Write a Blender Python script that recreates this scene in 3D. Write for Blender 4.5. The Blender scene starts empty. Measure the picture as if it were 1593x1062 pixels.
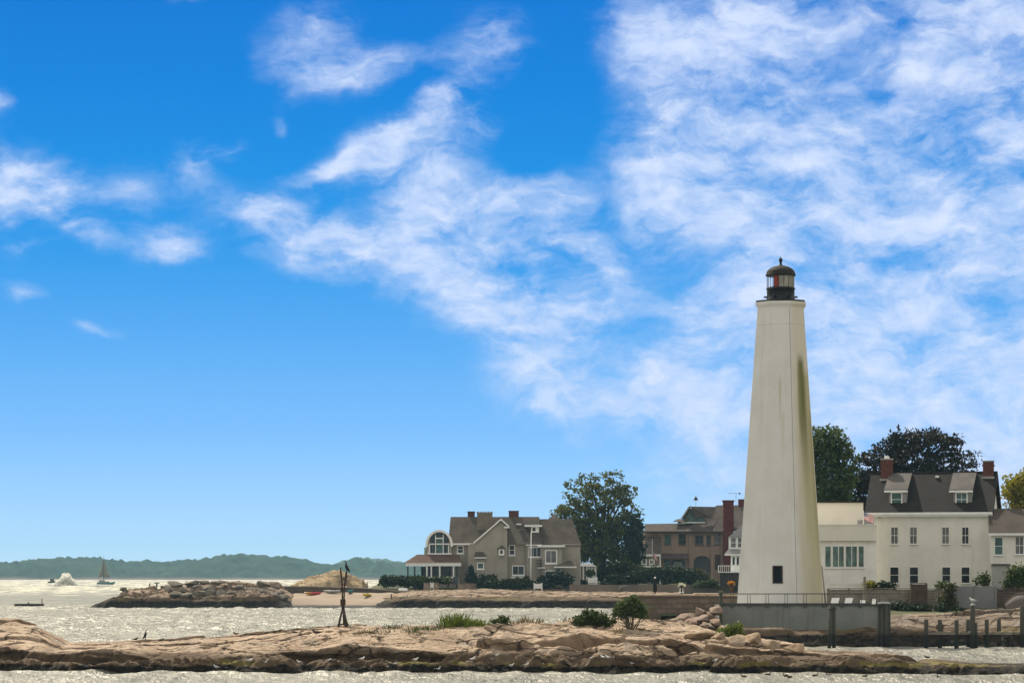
import bpy, math, random
import numpy as np
from mathutils import Vector
scene = bpy.context.scene
R = math.radians
# ---------------------------------------------------------------- camera
F, H, CX, HY = 4500.0, 5.7, 796.5, 894.0        # focal length in photo pixels, eye height, horizon row
cam_d = bpy.data.cameras.new('camera'); cam = bpy.data.objects.new('camera', cam_d)
scene.collection.objects.link(cam); scene.camera = cam
cam.location = (0, 0, H); cam.rotation_euler = (R(90), 0, 0)
cam_d.sensor_width = 36; cam_d.lens = F / 1593 * 36
cam_d.shift_y = (HY - 531) / 1593
cam_d.clip_start = 1; cam_d.clip_end = 30000
# ---------------------------------------------------------------- sun, exposure
SUN_AZ, SUN_EL = R(-31), R(50)
sd = Vector((math.sin(SUN_AZ) * math.cos(SUN_EL), math.cos(SUN_AZ) * math.cos(SUN_EL), math.sin(SUN_EL)))
sun_d = bpy.data.lights.new('sun', 'SUN'); sun = bpy.data.objects.new('sun', sun_d)
scene.collection.objects.link(sun)
sun_d.energy = 4.5; sun_d.angle = R(0.5); sun_d.color = (1.0, 0.91, 0.76)
sun.rotation_euler = sd.to_track_quat('Z', 'Y').to_euler()
sun.location = sd * 300
scene.view_settings.view_transform = 'Standard'; scene.view_settings.look = 'None'
scene.view_settings.exposure = 0.12; scene.view_settings.gamma = 1.0
scene.render.engine = 'CYCLES'
scene.cycles.use_denoising = True
scene.cycles.max_bounces = 6; scene.cycles.transparent_max_bounces = 16; scene.cycles.volume_bounces = 0
scene.cycles.sample_clamp_indirect = 4
# ---------------------------------------------------------------- sky
world = bpy.data.worlds.new('World'); scene.world = world; world.use_nodes = True
def sky_nodes():
    nt = world.node_tree; nt.nodes.clear(); L = nt.links
    def node(t, **k):
        n = nt.nodes.new(t)
        for a, b in k.items(): setattr(n, a, b)
        return n
    def put(s, v):
        if isinstance(v, bpy.types.NodeSocket): L.new(v, s)
        else: s.default_value = v
    def m(op, a, b=0.0, c=0.0, clamp=False):
        n = node('ShaderNodeMath', operation=op, use_clamp=clamp)
        put(n.inputs[0], a); put(n.inputs[1], b); put(n.inputs[2], c)
        return n.outputs[0]
    def sstep(x, a, b):
        n = node('ShaderNodeMapRange', interpolation_type='SMOOTHSTEP')
        put(n.inputs[0], x); n.inputs[1].default_value = a; n.inputs[2].default_value = b
        return n.outputs[0]
    def mixc(f, a, b):
        n = node('ShaderNodeMix', data_type='RGBA'); put(n.inputs[0], f); put(n.inputs[6], a); put(n.inputs[7], b)
        return n.outputs[2]
    def ramp(x, pts):
        n = node('ShaderNodeValToRGB'); put(n.inputs[0], x); e = n.color_ramp.elements
        while len(e) < len(pts): e.new(0.5)
        for q, (p, c) in zip(e, pts): q.position = p; q.color = (*c, 1)
        return n.outputs[0]
    tc = node('ShaderNodeTexCoord'); sep = node('ShaderNodeSeparateXYZ'); L.new(tc.outputs['Generated'], sep.inputs[0])
    az = m('ARCTAN2', sep.outputs[0], sep.outputs[1]); el = m('ARCSINE', sep.outputs[2])
    U = m('MULTIPLY', az, F / 1000); V = m('MULTIPLY', el, F / 1000)      # azimuth and elevation, 1 unit = 12.7 degrees
    uv = node('ShaderNodeCombineXYZ'); L.new(U, uv.inputs[0]); L.new(V, uv.inputs[1]); uv = uv.outputs[0]
    def noise(vec, scale, detail=8, rough=.6, dist=0.0, out=0):
        n = node('ShaderNodeTexNoise'); L.new(vec, n.inputs['Vector']); n.inputs['Scale'].default_value = scale
        n.inputs['Detail'].default_value = detail; n.inputs['Roughness'].default_value = rough
        n.inputs['Distortion'].default_value = dist
        return n.outputs[out]
    def mapping(vec, loc=(0, 0, 0), rot=0.0, sc=(1, 1, 1), t='POINT'):
        n = node('ShaderNodeMapping', vector_type=t); L.new(vec, n.inputs[0])
        n.inputs['Location'].default_value = loc; n.inputs['Rotation'].default_value = (0, 0, rot); n.inputs['Scale'].default_value = sc
        return n.outputs[0]
    def vm(op, a, b):
        n = node('ShaderNodeVectorMath', operation=op); put(n.inputs[0], a); put(n.inputs[1], b)
        return n.outputs['Value'] if op == 'DOT_PRODUCT' else n.outputs[0]
    # warp the domain so that cloud edges curl
    wn = noise(uv, 3.2, 4, .55, out=1)
    wv = vm('MULTIPLY', vm('SUBTRACT', wn, (.5, .5, .5)), (.13, .11, 0))
    wn2 = noise(uv, 13, 4, .6, out=1)
    wv2 = vm('MULTIPLY', vm('SUBTRACT', wn2, (.5, .5, .5)), (.04, .035, 0))
    uw = vm('ADD', vm('ADD', uv, wv), wv2)
    BL = CLOUDS
    acc = None
    for (x, y, rx, ry, rot, amp) in BL:
        amp *= .80
        q = mapping(uw, ((x - CX) / 1000, (HY - y) / 1000, 0), R(rot), (rx / 1000, ry / 1000, 1), 'TEXTURE')
        g = m('MULTIPLY', m('EXPONENT', m('MULTIPLY', vm('DOT_PRODUCT', q, q), -1.0)), amp)
        acc = g if acc is None else m('ADD', acc, g)
    st = mapping(uw, rot=R(-32), sc=(1, 2.1, 1))
    n1 = noise(st, 4.2, 9, .62)
    n2 = noise(mapping(uw, (3, 1, 0), R(-20), (1, 1.7, 1)), 13, 7, .62)
    n3 = noise(mapping(uw, (7, 2, 0), R(-28), (1, 2.6, 1)), 30, 5, .6)
    tex = m('ADD', m('ADD', m('MULTIPLY', m('SUBTRACT', n1, .5), 2.3), m('MULTIPLY', m('SUBTRACT', n2, .5), .95)),
            m('MULTIPLY', m('SUBTRACT', n3, .5), .42))
    dens = m('MULTIPLY', sstep(m('ADD', m('MINIMUM', acc, .85), m('MULTIPLY', tex, m('ADD', m('MULTIPLY', m('MINIMUM', acc, .7), 1.5), .16))), .07, 1.34), .96)
    # the rest of the dome (overhead, behind): unseen bright clouds added to whiten and fill the shade
    dn = noise(tc.outputs['Generated'], 2.6, 7, .6)
    away = m('MAXIMUM', sstep(m('ABSOLUTE', U), 1.0, 2.2), sstep(V, 1.0, 2.0))
    sheet = m('MULTIPLY', sstep(m('MULTIPLY', m('ADD', dn, .13), 1.0), .33, .62), away)
    sk = node('ShaderNodeTexSky', sky_type='NISHITA'); sk.sun_disc = False
    sk.sun_elevation = SUN_EL; sk.sun_rotation = SUN_AZ; sk.ozone_density = 3; sk.dust_density = .6
    nish = vm('MULTIPLY', sk.outputs[0], (.075, .075, .075))
    low = ramp(m('DIVIDE', V, 1.0), SKYRAMP)
    base = mixc(sstep(V, 1.3, 3.0), low, nish)
    ccol = mixc(m('MULTIPLY', m('ADD', n2, -.25), 1.6, clamp=True), CLOUD_A, CLOUD_B)
    c1 = mixc(dens, base, ccol)
    c2 = mixc(sheet, c1, SHEET)
    bg = node('ShaderNodeBackground'); L.new(c2, bg.inputs[0]); bg.inputs[1].default_value = 1.0
    out = node('ShaderNodeOutputWorld'); L.new(bg.outputs[0], out.inputs[0])
# x, y, radius x, radius y, turn, amount (measured on the photograph, stored as azimuth and elevation)
CLOUDS = [(1105, 90, 150, 150, 10, .85), (1180, 230, 130, 110, 30, .7), (1000, 50, 60, 90, 10, .55), (1260, 15, 150, 50, 10, .5), (1490, 95, 170, 110, 18, 1.15), (1580, 60, 90, 80, 20, .6),
          (1360, 260, 170, 70, 40, .7), (1060, 310, 130, 70, 22, .85), (1010, 260, 80, 50, 30, .5), (1200, 400, 170, 60, 30, .7), (1480, 400, 240, 150, 35, 1.1), (1520, 600, 260, 170, 25, 1.1),
          (1150, 560, 170, 70, 30, .75), (1040, 600, 90, 50, 20, .5), (1330, 530, 170, 110, 30, .8), (1580, 250, 120, 110, 20, .8), (1310, 680, 170, 80, 10, .65),
          (1440, 560, 380, 340, 0, .72), (1130, 600, 150, 150, 0, .2), (1450, 780, 260, 60, 0, .75), (1070, 720, 130, 40, 10, .45), 
          (850, 330, 110, 60, -25, .75), (690, 340, 110, 70, -5, .85), (650, 290, 60, 50, 20, .6), (810, 410, 140, 60, -18, 1.0), (890, 450, 110, 50, -15, .85), (850, 540, 90, 90, -20, .95), (770, 500, 70, 60, -20, .6),
          (690, 450, 90, 45, -25, .6), (870, 640, 75, 45, 0, .75), (560, 115, 85, 34, 6, .95), (460, 95, 45, 50, 20, .55), (520, 45, 60, 45, 30, .55),
          (760, 70, 60, 70, -50, .75), (610, 215, 120, 34, 32, 1.0), (560, 250, 60, 20, 15, .5), (715, 200, 60, 50, 0, .7), (495, 268, 60, 12, 16, .5),
          (400, 345, 80, 50, -10, .7), (480, 370, 100, 45, -10, .6), (300, 255, 55, 40, 25, .6), (365, 228, 36, 14, 25, .55), (560, 400, 120, 50, -15, .6), (450, 430, 60, 30, -20, .4),
          (40, 300, 90, 55, -8, 1.0), (95, 300, 60, 45, -30, .7), (15, 350, 50, 35, 0, .7), (165, 378, 50, 20, -25, .9), (272, 392, 52, 28, -5, 1.1),
          (8, 165, 32, 28, 0, .85), (205, 315, 45, 40, 0, .5), (65, 408, 45, 18, 15, .5), 
          (48, 472, 30, 15, 0, .7), (148, 521, 38, 11, -5, .68), (446, 190, 15, 17, 0, .6), (300, 5, 34, 14, 0, .5),
          (880, 150, 60, 120, -8, -.2), (1010, 150, 60, 150, -8, .12), (810, 240, 60, 36, 20, -.8), (940, 340, 36, 50, 20, -.4),
          (645, 155, 60, 18, 25, -.4), (1090, 410, 110, 20, 25, -.25), (985, 460, 40, 60, 10, -.2), (1230, 300, 120, 26, 35, -.35), (1370, 130, 60, 26, 40, -.4), (1290, 130, 80, 22, 40, -.3)]
SKYRAMP = [(0.0, (.58, .80, 1.0)), (.05, (.44, .71, 1.0)), (.12, (.32, .61, .98)), (.22, (.19, .49, .94)), (.36, (.09, .385, .86)), (.50, (.024, .30, .78)),
           (.62, (.008, .26, .73)), (.75, (.003, .215, .68)), (.95, (.002, .165, .61))]
CLOUD_A = (.46, .61, .92, 1); CLOUD_B = (.78, .84, .98, 1); SHEET = (.76, .735, .69, 1)
sky_nodes()
world.cycles.sampling_method = 'MANUAL'; world.cycles.sample_map_resolution = 256
# ================================================================ helpers
COL = scene.collection
def W(px, py, D): return Vector(((px - CX) * D / F, D, H + (HY - py) * D / F))
def zof(py, D): return H + (HY - py) * D / F
def xof(px, D): return (px - CX) * D / F
def tag(o, label=None, cat=None, group=None, kind=None):
    if label: o['label'] = label
    if cat: o['category'] = cat
    if group: o['group'] = group
    if kind: o['kind'] = kind
    return o
def thing(name, label, cat, loc=(0, 0, 0), rot=0.0, group=None):
    o = bpy.data.objects.new(name, None); COL.objects.link(o)
    o.location = loc; o.rotation_euler = (0, 0, rot); o.empty_display_size = .3
    return tag(o, label, cat, group)
def copy_thing(o):
    c = o.copy(); COL.objects.link(c)
    for ch in list(o.children):
        d = ch.copy(); COL.objects.link(d); d.parent = c
        for g in list(ch.children):
            e = g.copy(); COL.objects.link(e); e.parent = d
    return c
class MB:
    """collects shapes and links them as one mesh object"""
    def __init__(s): s.v = []; s.f = []; s.sm = []
    def add(s, v, f, smooth=False):
        n = len(s.v); s.v += [tuple(p) for p in v]; s.f += [tuple(i + n for i in q) for q in f]; s.sm += [smooth] * len(f)
        return s
    def hexa(s, p): return s.add(p, [(0, 3, 2, 1), (4, 5, 6, 7), (0, 1, 5, 4), (1, 2, 6, 5), (2, 3, 7, 6), (3, 0, 4, 7)])
    def box(s, x0, x1, y0, y1, z0, z1):
        return s.hexa([(x0, y0, z0), (x1, y0, z0), (x1, y1, z0), (x0, y1, z0), (x0, y0, z1), (x1, y0, z1), (x1, y1, z1), (x0, y1, z1)])
    def prism(s, poly, off, smooth=False):
        n = len(poly); a = [Vector(p) for p in poly]; o = Vector(off); b = [p + o for p in a]
        s.add(a + b, [tuple(range(n)), tuple(range(2 * n - 1, n - 1, -1))])
        return s.add(a + b, [(i, i + n, (i + 1) % n + n, (i + 1) % n) for i in range(n)], smooth)
    def slab(s, a, b, c, d, t):
        a, b, c, d = map(Vector, (a, b, c, d)); n = (b - a).cross(d - a).normalized() * t
        return s.hexa([a - n, b - n, c - n, d - n, a, b, c, d])
    def tube(s, p0, p1, r0, r1=None, n=8): return s.sweep([p0, p1], [r0, r0 if r1 is None else r1], n)
    def sweep(s, pts, rad, n=8, flat=1.0, up=(0, 0, 1)):
        pts = [Vector(p) for p in pts]; vs = []; k = len(pts); U = Vector(up)
        for i, p in enumerate(pts):
            t = (pts[min(i + 1, k - 1)] - pts[max(i - 1, 0)]).normalized()
            a = t.cross(U)
            if a.length < 1e-3: a = t.cross(Vector((1, 0, 0)))
            a.normalize(); b = a.cross(t)
            for j in range(n):
                th = 2 * math.pi * j / n
                vs.append(p + (a * math.cos(th) + b * math.sin(th) * flat) * rad[i])
        fs = [(i * n + j, i * n + (j + 1) % n, (i + 1) * n + (j + 1) % n, (i + 1) * n + j) for i in range(k - 1) for j in range(n)]
        s.add(vs, fs, n > 6); m = len(s.v) - len(vs)
        s.f += [tuple(m + j for j in range(n - 1, -1, -1)), tuple(m + (k - 1) * n + j for j in range(n))]; s.sm += [False, False]
        return s
    def lathe(s, c, prof, n=24, ph=0.0, smooth=True, a0=0.0, a1=None):
        full = a1 is None; a1 = 2 * math.pi if full else a1
        cols = n if full else n + 1; vs = []
        for (r, z) in prof:
            for j in range(cols):
                th = a0 + (a1 - a0) * j / n + ph; vs.append((c[0] + r * math.sin(th), c[1] - r * math.cos(th), c[2] + z))
        fs = []
        for i in range(len(prof) - 1):
            for j in range(n):
                k = (j + 1) % cols
                fs.append((i * cols + j, i * cols + k, (i + 1) * cols + k, (i + 1) * cols + j))
        return s.add(vs, fs, smooth)
    def ball(s, c, r, n=10, m=6):
        r = (r, r, r) if not hasattr(r, '__len__') else r; vs = []
        for i in range(m + 1):
            ph = math.pi * i / m
            for j in range(n):
                th = 2 * math.pi * j / n
                vs.append((c[0] + r[0] * math.sin(ph) * math.cos(th), c[1] + r[1] * math.sin(ph) * math.sin(th), c[2] + r[2] * math.cos(ph)))
        return s.add(vs, [(i * n + j, (i + 1) * n + j, (i + 1) * n + (j + 1) % n, i * n + (j + 1) % n) for i in range(m) for j in range(n)], True)
    def build(s, name, mt, parent=None, bevel=0.0, loc=None):
        me = bpy.data.meshes.new(name); me.from_pydata(s.v, [], s.f); me.polygons.foreach_set('use_smooth', s.sm); me.update()
        o = bpy.data.objects.new(name, me); COL.objects.link(o); me.materials.append(mt)
        if parent: o.parent = parent
        if loc is not None: o.location = loc
        if bevel:
            b = o.modifiers.new('bevel', 'BEVEL'); b.width = bevel; b.segments = 2; b.limit_method = 'ANGLE'
        return o
def nmesh(name, v, f, mt, parent=None, smooth=False, loc=None):
    me = bpy.data.meshes.new(name); v = np.asarray(v, np.float32); f = np.asarray(f, np.int32); k = f.shape[1]
    me.vertices.add(len(v)); me.vertices.foreach_set('co', v.ravel())
    me.loops.add(f.size); me.loops.foreach_set('vertex_index', f.ravel())
    me.polygons.add(len(f)); me.polygons.foreach_set('loop_start', np.arange(0, f.size, k, dtype=np.int32))
    if smooth: me.polygons.foreach_set('use_smooth', np.ones(len(f), bool))
    me.update(calc_edges=True)
    o = bpy.data.objects.new(name, me); COL.objects.link(o); me.materials.append(mt)
    if parent: o.parent = parent
    if loc is not None: o.location = loc
    return o
# ---------------------------------------------------------------- numpy noise
def h2(ix, iy, s):
    n = (ix.astype(np.int64) * 374761393 + iy.astype(np.int64) * 668265263 + s * 1442695041) & 0xffffffff
    n = ((n ^ (n >> 13)) * 1274126177) & 0xffffffff
    n = ((n ^ (n >> 15)) * 2246822519) & 0xffffffff
    return ((n ^ (n >> 16)) & 0xffffff) / float(0x1000000)
def vn(x, y, s=0):
    ix = np.floor(x); iy = np.floor(y); fx = x - ix; fy = y - iy
    fx = fx * fx * fx * (fx * (fx * 6 - 15) + 10); fy = fy * fy * fy * (fy * (fy * 6 - 15) + 10)
    a = h2(ix, iy, s); b = h2(ix + 1, iy, s); c = h2(ix, iy + 1, s); d = h2(ix + 1, iy + 1, s)
    return (a + (b - a) * fx + (c - a) * fy + (a - b - c + d) * fx * fy) * 2 - 1
def fbm(x, y, o=4, s=0, g=.5):
    t = 0; a = 1
    for k in range(o): t = t + a * vn(x * 2 ** k + 17.3 * k, y * 2 ** k - 9.1 * k, s + k); a *= g
    return t
JOINT = {}
def slabs(x, y, sx, sy, rot, seed, off, tilt, edge, crack):
    """broken bedrock: cells that sit at their own height and lean their own way, with open joints between"""
    c, s_ = math.cos(rot), math.sin(rot); u = (x * c + y * s_) / sx; v = (-x * s_ + y * c) / sy
    u = u + .22 * vn(u * 1.3, v * 1.3, seed + 50); v = v + .22 * vn(u * 1.3 + 9, v * 1.3, seed + 51)
    iu = np.floor(u); iv = np.floor(v); d1 = np.full(u.shape, 9.); d2 = np.full(u.shape, 9.); hh = np.zeros(u.shape)
    for a in (-1, 0, 1):
        for b in (-1, 0, 1):
            cu = iu + a; cv = iv + b
            du = u - (cu + .5 + .8 * (h2(cu, cv, seed) - .5)); dv = v - (cv + .5 + .8 * (h2(cu, cv, seed + 1) - .5))
            d = np.hypot(du, dv)
            z = off * (2 * h2(cu, cv, seed + 2) - 1) + tilt * ((2 * h2(cu, cv, seed + 3) - 1) * du * min(sx, 1.6 * sy) * .6 + (1.6 * h2(cu, cv, seed + 4) - .35) * dv * sy)
            nearer = d < d1
            d2 = np.where(nearer, d1, np.minimum(d2, d)); hh = np.where(nearer, z, hh); d1 = np.where(nearer, d, d1)
    e = d2 - d1; JOINT[seed] = e; w = np.clip(e / edge, 0, 1); w = w * w * (3 - 2 * w)
    return hh * (.35 + .65 * w) - crack * (1 - w) ** 2
def sat(x): return np.clip(x, 0, 1)
def undercut(z, n, k, lim):
    """how far ground standing above its surroundings leans out over the water side"""
    c = np.cumsum(np.pad(z, ((n + 1, n), (0, 0)), mode='edge'), 0); sm = (c[2 * n + 1:] - c[:-2 * n - 1]) / (2 * n + 1)
    return np.clip(-(z - sm) * k, -lim, lim * .3)
def grid_obj(name, X, Y, Z, mt, kind='structure', smooth=True, mask=None, XX=None, dY=None, joint=None):
    ny, nx = Z.shape
    if XX is None: XX, YY = np.meshgrid(X, Y)
    else: YY = np.repeat(np.asarray(Y)[:, None], nx, 1)
    if dY is not None: YY = YY + dY
    i = np.arange(ny * nx).reshape(ny, nx)
    f = np.stack([i[:-1, :-1], i[:-1, 1:], i[1:, 1:], i[1:, :-1]], -1).reshape(-1, 4)
    v = np.stack([XX, YY, Z], -1).reshape(-1, 3)
    J = None if joint is None else np.asarray(joint).ravel()
    if mask is not None:
        k = (mask[:-1, :-1] | mask[1:, 1:] | mask[:-1, 1:] | mask[1:, :-1]).ravel(); f = f[k]
        used = np.zeros(len(v), bool); used[f.ravel()] = True; re = np.cumsum(used) - 1; f = re[f]; v = v[used]; J = None if J is None else J[used]
    o = nmesh(name, v, f, mt, smooth=smooth); o['kind'] = kind
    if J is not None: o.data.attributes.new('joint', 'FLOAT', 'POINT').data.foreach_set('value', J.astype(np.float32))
    return o
TERR = []                                            # (X, Y, Z) of every rock field, for standing things on
def height(x, y):
    z = -9.
    for X, Y, Z in TERR:
        if X[0] <= x < X[-1] and Y[0] <= y < Y[-1]:
            a = (x - X[0]) / (X[1] - X[0]); b = (y - Y[0]) / (Y[1] - Y[0]); i = int(a); j = int(b)
            i = min(i, len(X) - 2); j = min(j, len(Y) - 2); a -= i; b -= j
            z = max(z, (Z[j, i] * (1 - a) + Z[j, i + 1] * a) * (1 - b) + (Z[j + 1, i] * (1 - a) + Z[j + 1, i + 1] * a) * b)
    return z
def hit(px, py, d0=150., d1=520., step=.1):
    """first point of the rock fields along the line of sight, with the ground height there"""
    D = d0; best = None
    while D < d1:
        x = xof(px, D); z = zof(py, D); g = height(x, D)
        if g >= z: return Vector((x, D, g))
        if best is None or z - g < best[0]: best = (z - g, Vector((x, D, g)))
        D += step
    return best[1]
# ---------------------------------------------------------------- materials
def new_mat(name):
    m_ = bpy.data.materials.new(name); m_.use_nodes = True; nt = m_.node_tree
    return m_, nt, nt.nodes['Principled BSDF']
def nd(nt, t, inputs=None, **k):
    n = nt.nodes.new(t)
    for a, b in k.items(): setattr(n, a, b)
    for a, b in (inputs or {}).items():
        if isinstance(b, bpy.types.NodeSocket): nt.links.new(b, n.inputs[a])
        else: n.inputs[a].default_value = b
    return n
def noise_n(nt, vec, scale, detail=5, rough=.55, sc=None):
    if sc: vec = nd(nt, 'ShaderNodeMapping', {0: vec, 'Scale': sc}).outputs[0]
    return nd(nt, 'ShaderNodeTexNoise', {'Vector': vec, 'Scale': scale, 'Detail': detail, 'Roughness': rough}).outputs[0]
def mr(nt, x, a, b, lo=0., hi=1., smooth=True):
    return nd(nt, 'ShaderNodeMapRange', {0: x, 1: a, 2: b, 3: lo, 4: hi}, interpolation_type='SMOOTHSTEP' if smooth else 'LINEAR').outputs[0]
def mx(nt, f, a, b, bt='MIX'):
    return nd(nt, 'ShaderNodeMix', {0: f, 6: a if isinstance(a, bpy.types.NodeSocket) else (*a[:3], 1), 7: b if isinstance(b, bpy.types.NodeSocket) else (*b[:3], 1)}, data_type='RGBA', blend_type=bt).outputs[2]
def mth(nt, op, a, b=0., clamp=False): return nd(nt, 'ShaderNodeMath', {0: a, 1: b}, operation=op, use_clamp=clamp).outputs[0]
def bump(nt, h, dist, strength=1.): return nd(nt, 'ShaderNodeBump', {'Height': h, 'Distance': dist, 'Strength': strength}).outputs[0]
def mat(name, col, rough=.7, var=.18, scale=1.2, spec=.3, metal=0., streak=0., col2=None, rows=0., bmp=0., rowdark=.25):
    """plain surface with wear: blotches, optional vertical weather streaks, optional courses of shingles or boards"""
    m_, nt, b = new_mat(name); oc = nd(nt, 'ShaderNodeTexCoord').outputs['Object']
    c2 = col2 or tuple(c * (1 - var) for c in col); c1 = tuple(min(1, c * (1 + var * .5)) for c in col)
    n1 = noise_n(nt, oc, scale, 6, .6)
    c = mx(nt, mr(nt, n1, .35, .68), c1, c2)
    fine = noise_n(nt, oc, scale * 9, 3, .6)
    c = mx(nt, mr(nt, fine, .3, .8, 0, .35), c, tuple(x * (1 - var) for x in col))
    if streak:
        s_ = noise_n(nt, oc, 3.0, 4, .6, (1, 1, .06)); c = mx(nt, mr(nt, s_, .48, .75, 0, streak), c, tuple(x * .55 for x in (col[0], col[1] * .97, col[2] * .85)))
    hgt = fine
    if rows:
        sx = nd(nt, 'ShaderNodeSeparateXYZ', {0: oc})
        z = mth(nt, 'FRACT', mth(nt, 'MULTIPLY', mth(nt, 'ADD', sx.outputs[2], mth(nt, 'MULTIPLY', fine, .03)), rows))
        c = mx(nt, mr(nt, z, .0, .22, rowdark, 0.), c, tuple(x * .4 for x in col)); hgt = mth(nt, 'ADD', mth(nt, 'MULTIPLY', fine, .3), z)
    nt.links.new(c, b.inputs['Base Color']); b.inputs['Roughness'].default_value = rough
    b.inputs['Specular IOR Level'].default_value = spec; b.inputs['Metallic'].default_value = metal
    if bmp: nt.links.new(bump(nt, hgt, bmp), b.inputs['Normal'])
    return m_
def leaf_mat(name, dark, lite, trans=.25):
    m_, nt, b = new_mat(name)
    g = nd(nt, 'ShaderNodeNewGeometry'); oc = nd(nt, 'ShaderNodeTexCoord').outputs['Object']
    f = mth(nt, 'ADD', mth(nt, 'MULTIPLY', g.outputs['Random Per Island'], .55), mth(nt, 'MULTIPLY', noise_n(nt, oc, .45, 3), .5), True)
    c = mx(nt, f, dark, lite); nt.links.new(c, b.inputs['Base Color'])
    b.inputs['Roughness'].default_value = .6; b.inputs['Specular IOR Level'].default_value = .25
    t = nd(nt, 'ShaderNodeBsdfTranslucent', {0: mx(nt, 1.0, c, (1.0, 1.0, .45), 'MULTIPLY')})
    ms = nd(nt, 'ShaderNodeMixShader', {0: trans}); nt.links.new(b.outputs[0], ms.inputs[1]); nt.links.new(t.outputs[0], ms.inputs[2])
    nt.links.new(ms.outputs[0], nt.nodes['Material Output'].inputs['Surface'])
    return m_
def glass_mat(name, col, rough=.06, spec=.35, var=.4):
    m_, nt, b = new_mat(name); oc = nd(nt, 'ShaderNodeTexCoord').outputs['Object']
    n = noise_n(nt, oc, .9, 2, .5)
    nt.links.new(mx(nt, mr(nt, n, .38, .62), tuple(c * (1 - var) for c in col), col), b.inputs['Base Color'])
    b.inputs['Roughness'].default_value = rough; b.inputs['Specular IOR Level'].default_value = spec
    nt.links.new(bump(nt, noise_n(nt, oc, .7, 2), .02), b.inputs['Normal'])
    return m_
# ================================================================ the setting: rock, beach, ground, hills, water
def rock_mat(name, col, col2, tide=.72, alg=.6, grey=.3, splash=1.85):
    m_, nt, b = new_mat(name); oc = nd(nt, 'ShaderNodeTexCoord').outputs['Object']
    z = nd(nt, 'ShaderNodeSeparateXYZ', {0: oc}).outputs[2]
    n1 = noise_n(nt, oc, .35, 6, .62); n2 = noise_n(nt, oc, 1.7, 7, .65, (1, .6, 2.2)); n3 = noise_n(nt, oc, 9, 4, .6)
    c = mx(nt, mr(nt, n1, .36, .66), col, col2)
    c = mx(nt, mr(nt, n2, .46, .74, 0, .65), c, tuple(x * .5 for x in col2))
    c = mx(nt, mr(nt, noise_n(nt, oc, .8, 5, .6, (1, 1, 1)), .50, .72, 0, grey), c, (.30, .285, .26))
    c = mx(nt, mr(nt, n3, .45, .8, 0, .4), c, tuple(x * .45 for x in col2))
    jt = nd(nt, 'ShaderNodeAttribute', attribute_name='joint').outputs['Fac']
    c = mx(nt, mth(nt, 'MULTIPLY', jt, .75), c, (.045, .034, .024))                          # crack shade and some grime put into the joint colour
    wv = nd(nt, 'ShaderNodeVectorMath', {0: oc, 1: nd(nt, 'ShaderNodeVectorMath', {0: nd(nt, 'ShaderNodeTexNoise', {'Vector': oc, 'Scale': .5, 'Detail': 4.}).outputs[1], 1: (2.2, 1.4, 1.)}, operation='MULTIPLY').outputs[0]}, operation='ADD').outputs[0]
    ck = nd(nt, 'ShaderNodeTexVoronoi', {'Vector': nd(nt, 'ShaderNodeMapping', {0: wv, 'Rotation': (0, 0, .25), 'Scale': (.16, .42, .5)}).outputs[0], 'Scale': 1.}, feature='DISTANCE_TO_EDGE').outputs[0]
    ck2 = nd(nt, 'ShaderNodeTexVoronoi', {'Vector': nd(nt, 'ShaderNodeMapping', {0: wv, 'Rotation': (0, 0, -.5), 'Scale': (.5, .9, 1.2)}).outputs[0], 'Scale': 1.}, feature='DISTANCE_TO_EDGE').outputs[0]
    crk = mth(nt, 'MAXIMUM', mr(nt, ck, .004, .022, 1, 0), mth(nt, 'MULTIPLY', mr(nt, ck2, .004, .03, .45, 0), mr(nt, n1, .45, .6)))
    c = mx(nt, mth(nt, 'MULTIPLY', crk, .8), c, (.05, .037, .026))                          # thin dark crack lines
    zz = mth(nt, 'ADD', z, mth(nt, 'MULTIPLY', mth(nt, 'SUBTRACT', noise_n(nt, oc, .55, 5, .6), .5), .75))
    zz = mth(nt, 'ADD', zz, mth(nt, 'MULTIPLY', mth(nt, 'SUBTRACT', n2, .5), .35))
    c = mx(nt, mr(nt, zz, tide * (.4 + .6 * splash), tide * splash, .9, 0.), c, (.10, .068, .04))            # brown splash zone
    al = mth(nt, 'MULTIPLY', mr(nt, zz, tide * .75, tide * .95), mr(nt, zz, tide * 1.15, tide * 1.32, 1, 0))
    al = mth(nt, 'MULTIPLY', al, mr(nt, noise_n(nt, oc, .22, 3, .6, (1, .5, 1)), .52, .60, 0, alg))
    c = mx(nt, al, c, (.20, .185, .03))                                                     # yellow-green weed
    wk = mx(nt, mr(nt, n2, .42, .62), (.007, .0065, .005), (.042, .033, .022)); wk = mx(nt, mr(nt, n3, .55, .72, 0, .6), wk, (.06, .055, .04))
    c = mx(nt, mr(nt, zz, tide * .68, tide * .86, .97, 0.), c, wk)           # black rockweed below the tide line
    nt.links.new(c, b.inputs['Base Color']); b.inputs['Roughness'].default_value = .85; b.inputs['Specular IOR Level'].default_value = .2
    hh = mth(nt, 'SUBTRACT', mth(nt, 'ADD', mth(nt, 'MULTIPLY', n2, .5), mth(nt, 'MULTIPLY', n3, .35)), mth(nt, 'MULTIPLY', crk, .5))
    nt.links.new(bump(nt, hh, .26, 1.), b.inputs['Normal'])
    return m_
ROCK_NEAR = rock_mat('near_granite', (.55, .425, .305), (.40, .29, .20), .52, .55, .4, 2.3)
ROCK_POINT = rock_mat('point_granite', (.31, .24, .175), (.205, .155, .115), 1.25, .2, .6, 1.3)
ROCK_FAR = rock_mat('far_granite', (.40, .29, .20), (.25, .185, .13), 1.6, .2, .55, 1.3)
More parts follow.
